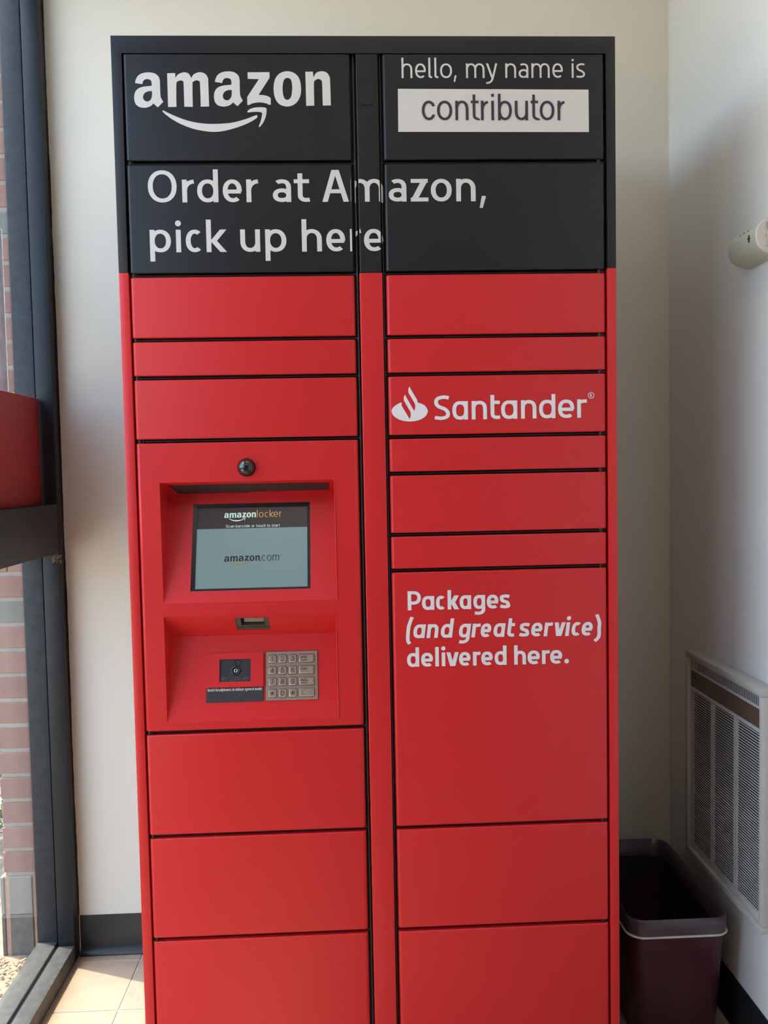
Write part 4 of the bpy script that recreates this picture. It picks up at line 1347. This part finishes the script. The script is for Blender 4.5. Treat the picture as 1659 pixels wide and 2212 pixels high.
loft(bm, [rrect(ZF, -0.022, 0.03), rrect(ZF + 0.004, -0.020, 0.032), rrect(-1.945, -0.005, 0.036), rrect(-1.905, -0.003, 0.037), rrect(-1.903, -0.006, 0.036),
          rrect(-1.945, -0.010, 0.034), rrect(ZF + 0.012, -0.026, 0.028)], cap0=True, cap1=True)
finish('bin_body', bm, M_BIN, bn, ang=40)
bm = BM()
loft(bm, [rrect(-1.9385, 0.0000, 0.038), rrect(-1.920, 0.0012, 0.038), rrect(-1.901, 0.0006, 0.038), rrect(ZR, -0.002, 0.037), rrect(-1.902, -0.0065, 0.036), rrect(-1.945, -0.0115, 0.034)], wob=0.0006)
finish('bin_liner', bm, M_LINER, bn, ang=60, label='clear liner folded over the rim')
bm = BM()
loft(bm, [rrect(-1.940, -0.0112, 0.034), rrect(-2.03, -0.016, 0.032), rrect(ZF + 0.02, -0.027, 0.028)], cap1=True, wob=0.0022)
finish('bin_lining', bm, M_LINING, bn, ang=60)
bm = BM()
pr = [rrect(-1.9385 + 0.0026 * sin(2 * pi * k / 8), 0.0004 + 0.0026 * cos(2 * pi * k / 8), 0.038) for k in range(9)]
loft(bm, pr)
finish('elastic_band', bm, M_BAND, bn, ang=60, label='white band round the bin')

# ---- wall heater
HX = 1.307
ht = root('wall_heater', (1.326, 0.2, -1.866), 'pale louvred wall heater with a brown strip, above the waste bin', 'heater')
HY0, HY1, HZ0, HZ1, FWD = 0.0, 0.400, -1.867, -1.339, 0.0145
HP_ = 1.3155                       # face of the recessed panel
for (y0, y1, z0, z1) in ((HY0, HY1, HZ1 - FWD, HZ1), (HY0, HY1, HZ0, HZ0 + FWD), (HY0, HY0 + FWD, HZ0 + FWD, HZ1 - FWD), (HY1 - FWD, HY1, HZ0 + FWD, HZ1 - FWD)):
    bm = BM(); box(bm, HX, XR, y0, y1, z0, z1, bev=0.0018)
    finish('casing', bm, M_HEATC, ht)
bm = BM(); box(bm, 1.334, XR - 0.001, HY0 + FWD, HY1 - FWD, HZ0 + FWD, HZ1 - FWD)
finish('back_plate', bm, M_HDARK, ht, smooth=False)
# slotted vent rail
VY0, VY1 = HY0 + FWD, HY1 - FWD
bm = BM()
box(bm, HP_, HP_ + 0.003, VY0, VY1, -1.3600, HZ1 - FWD); box(bm, HP_, HP_ + 0.003, VY0, VY1, -1.3875, -1.3815)
pitch = (0.376 - 0.024) / 46
box(bm, HP_, HP_ + 0.003, VY0, 0.024, -1.3815, -1.3600); box(bm, HP_, HP_ + 0.003, 0.376, VY1, -1.3815, -1.3600)
for k in range(1, 46):
    y = 0.024 + k * pitch
    box(bm, HP_, HP_ + 0.0006, y - 0.0016, y + 0.0016, -1.3815, -1.3600)
finish('vent_rail', bm, M_HEAT, ht, smooth=False)
bm = BM(); box(bm, HP_ + 0.0008, HP_ + 0.004, VY0, VY1, -1.4290, -1.3890)
st = finish('control_strip', bm, M_HBROWN, ht, label='brown strip across the heater')
bm = BM()
disc(bm, lambda u, v: (HP_ + 0.0004, u, v), 0.358, -1.4030, 0.0042, 0.0052, 16)
finish('keyhole', bm, M_HOLE, st, smooth=False)
# grille: border, two dividers and 3 x 62 slats
GZ1, GZ0 = -1.4390, -1.8360
cols = ((0.2683, 0.3672), (0.1484, 0.2480), (0.0258, 0.1282))
bm = BM()
box(bm, HP_, HP_ + 0.004, VY0, VY1, GZ1, -1.4300, bev=0.0008, seg=1); box(bm, HP_, HP_ + 0.004, VY0, VY1, HZ0 + FWD, GZ0, bev=0.0008, seg=1)
for (y0, y1) in ((0.3672, VY1), (0.2480, 0.2683), (0.1282, 0.1484), (VY0, 0.0258)):
    box(bm, HP_, HP_ + 0.004, y0, y1, GZ0, GZ1, bev=0.0008, seg=1)
gr = finish('grille', bm, M_HEAT, ht)
NS = 62
for (y0, y1) in cols:
    first = None
    for k in range(NS):
        z = GZ1 - (k + 0.5) * (GZ1 - GZ0) / NS
        if first is None:
            bm = BM()
            p = [(HP_ + 0.0004, z - 0.0016), (HP_ + 0.0004, z + 0.0016), (HP_ + 0.0075, z - 0.0032), (HP_ + 0.0075, z - 0.0044)]
            lo = [bm.verts.new((x, y0, zz)) for x, zz in p]; hi = [bm.verts.new((x, y1, zz)) for x, zz in p]
            for i in range(4):
                bm.faces.new((lo[i], lo[(i + 1) % 4], hi[(i + 1) % 4], hi[i]))
            bm.faces.new(lo[::-1]); bm.faces.new(hi)
            bmesh.ops.recalc_face_normals(bm, faces=bm.faces)
            first = finish('slat', bm, M_HEAT, gr, smooth=False)
            f0, z_first = ORIG[first.name].copy(), z
        else:
            copy_part(first, 'slat', f0 + Vector((0, 0, S * (z - z_first))), gr)

# ---- plastic sensor box on the right wall
sn = root('wall_sensor', (XR, 0.085, -0.4325), 'small white plastic sensor box with dark holes, high on the wall', 'sensor')
SP = []
NP = 28
for k in range(NP + 1):
    a = radians(90 + 180 * k / NP)
    SP.append((1.345 + 0.0505 * cos(a), -0.3925 + 0.0395 * math.copysign(abs(sin(a)) ** 0.8, sin(a))))
bm = BM()
sts = [(0.0145, 1.0), (0.125, 1.0), (0.138, 0.97), (0.147, 0.88), (0.153, 0.70)]
L = []
for y, k in sts:
    L.append([bm.verts.new((1.345 - (1.345 - x) * k, y, -0.3925 + (z + 0.3925) * k)) for x, z in SP])
for A_, B_ in zip(L, L[1:]):
    for k in range(NP):
        bm.faces.new((A_[k], A_[k + 1], B_[k + 1], B_[k]))
bm.faces.new(L[0]); bm.faces.new(L[-1][::-1])
bmesh.ops.recalc_face_normals(bm, faces=bm.faces)
sb = finish('sensor_body', bm, M_SENS, sn, ang=30)
bm = BM()
L = [[bm.verts.new((1.345 - (1.345 - x) * k, y, -0.3925 + (z + 0.3925) * k)) for x, z in SP] for y, k in ((0.0144, 1.012), (0.0105, 1.012), (0.0088, 0.985))]
for A_, B_ in zip(L, L[1:]):
    for k in range(NP):
        bm.faces.new((A_[k], A_[k + 1], B_[k + 1], B_[k]))
bm.faces.new(L[-1])
bmesh.ops.recalc_face_normals(bm, faces=bm.faces)
se = finish('end_cap', bm, M_SENSE, sn, ang=30, label='cream end cap with small print')
def on_sensor(y, z, lift=0.0006):
    q = min(1.0, abs(z + 0.3925) / 0.0395)
    return (1.345 - 0.0505 * math.sqrt(max(0, 1 - q ** 2.5)) - lift, y, z)
bm = BM()
for (y, z, ry_, rz) in ((0.0933, -0.3703, 0.0036, 0.0018), (0.0737, -0.3707, 0.0036, 0.0018), (0.0545, -0.3711, 0.0036, 0.0018), (0.0406, -0.3855, 0.0038, 0.0021), (0.0406, -0.3913, 0.0056, 0.0034), (0.0401, -0.3970, 0.0038, 0.0021)):
    disc(bm, on_sensor, y, z, ry_, rz, 12)
finish('port_hole', bm, M_HOLE, sb, kind='stuff', smooth=False)
bm = BM()
def line3(a, b, w_=0.0003):
    ribbon(bm, [a, b], w_, on_sensor)
line3((0.114, -0.3830), (0.1145, -0.3965), 0.0004); line3((0.087, -0.3855), (0.0900, -0.3930), 0.0004); line3((0.086, -0.3880), (0.0700, -0.3905), 0.0006); line3((0.088, -0.3955), (0.0695, -0.3965))
line3((0.087, -0.4175), (0.048, -0.4190), 0.0004)
finish('moulded_mark', bm, M_GREY, sb, kind='stuff', smooth=False)
bm = BM()
fe = front(0.0082)
for (x, z0, z1, w_) in ((1.3150, -0.3665, -0.3795, 0.0008), (1.3185, -0.3650, -0.3830, 0.0011), (1.3150, -0.3900, -0.3970, 0.0009), (1.3165, -0.3990, -0.4120, 0.0003)):
    quad(bm, fe(x - w_, z1), fe(x + w_, z1), fe(x + w_, z0), fe(x - w_, z0))
quad(bm, fe(1.3140, -0.4140), fe(1.3215, -0.4145), fe(1.3215, -0.4128), fe(1.3140, -0.4120))
finish('small_print', bm, M_GREY, se, kind='stuff', smooth=False)
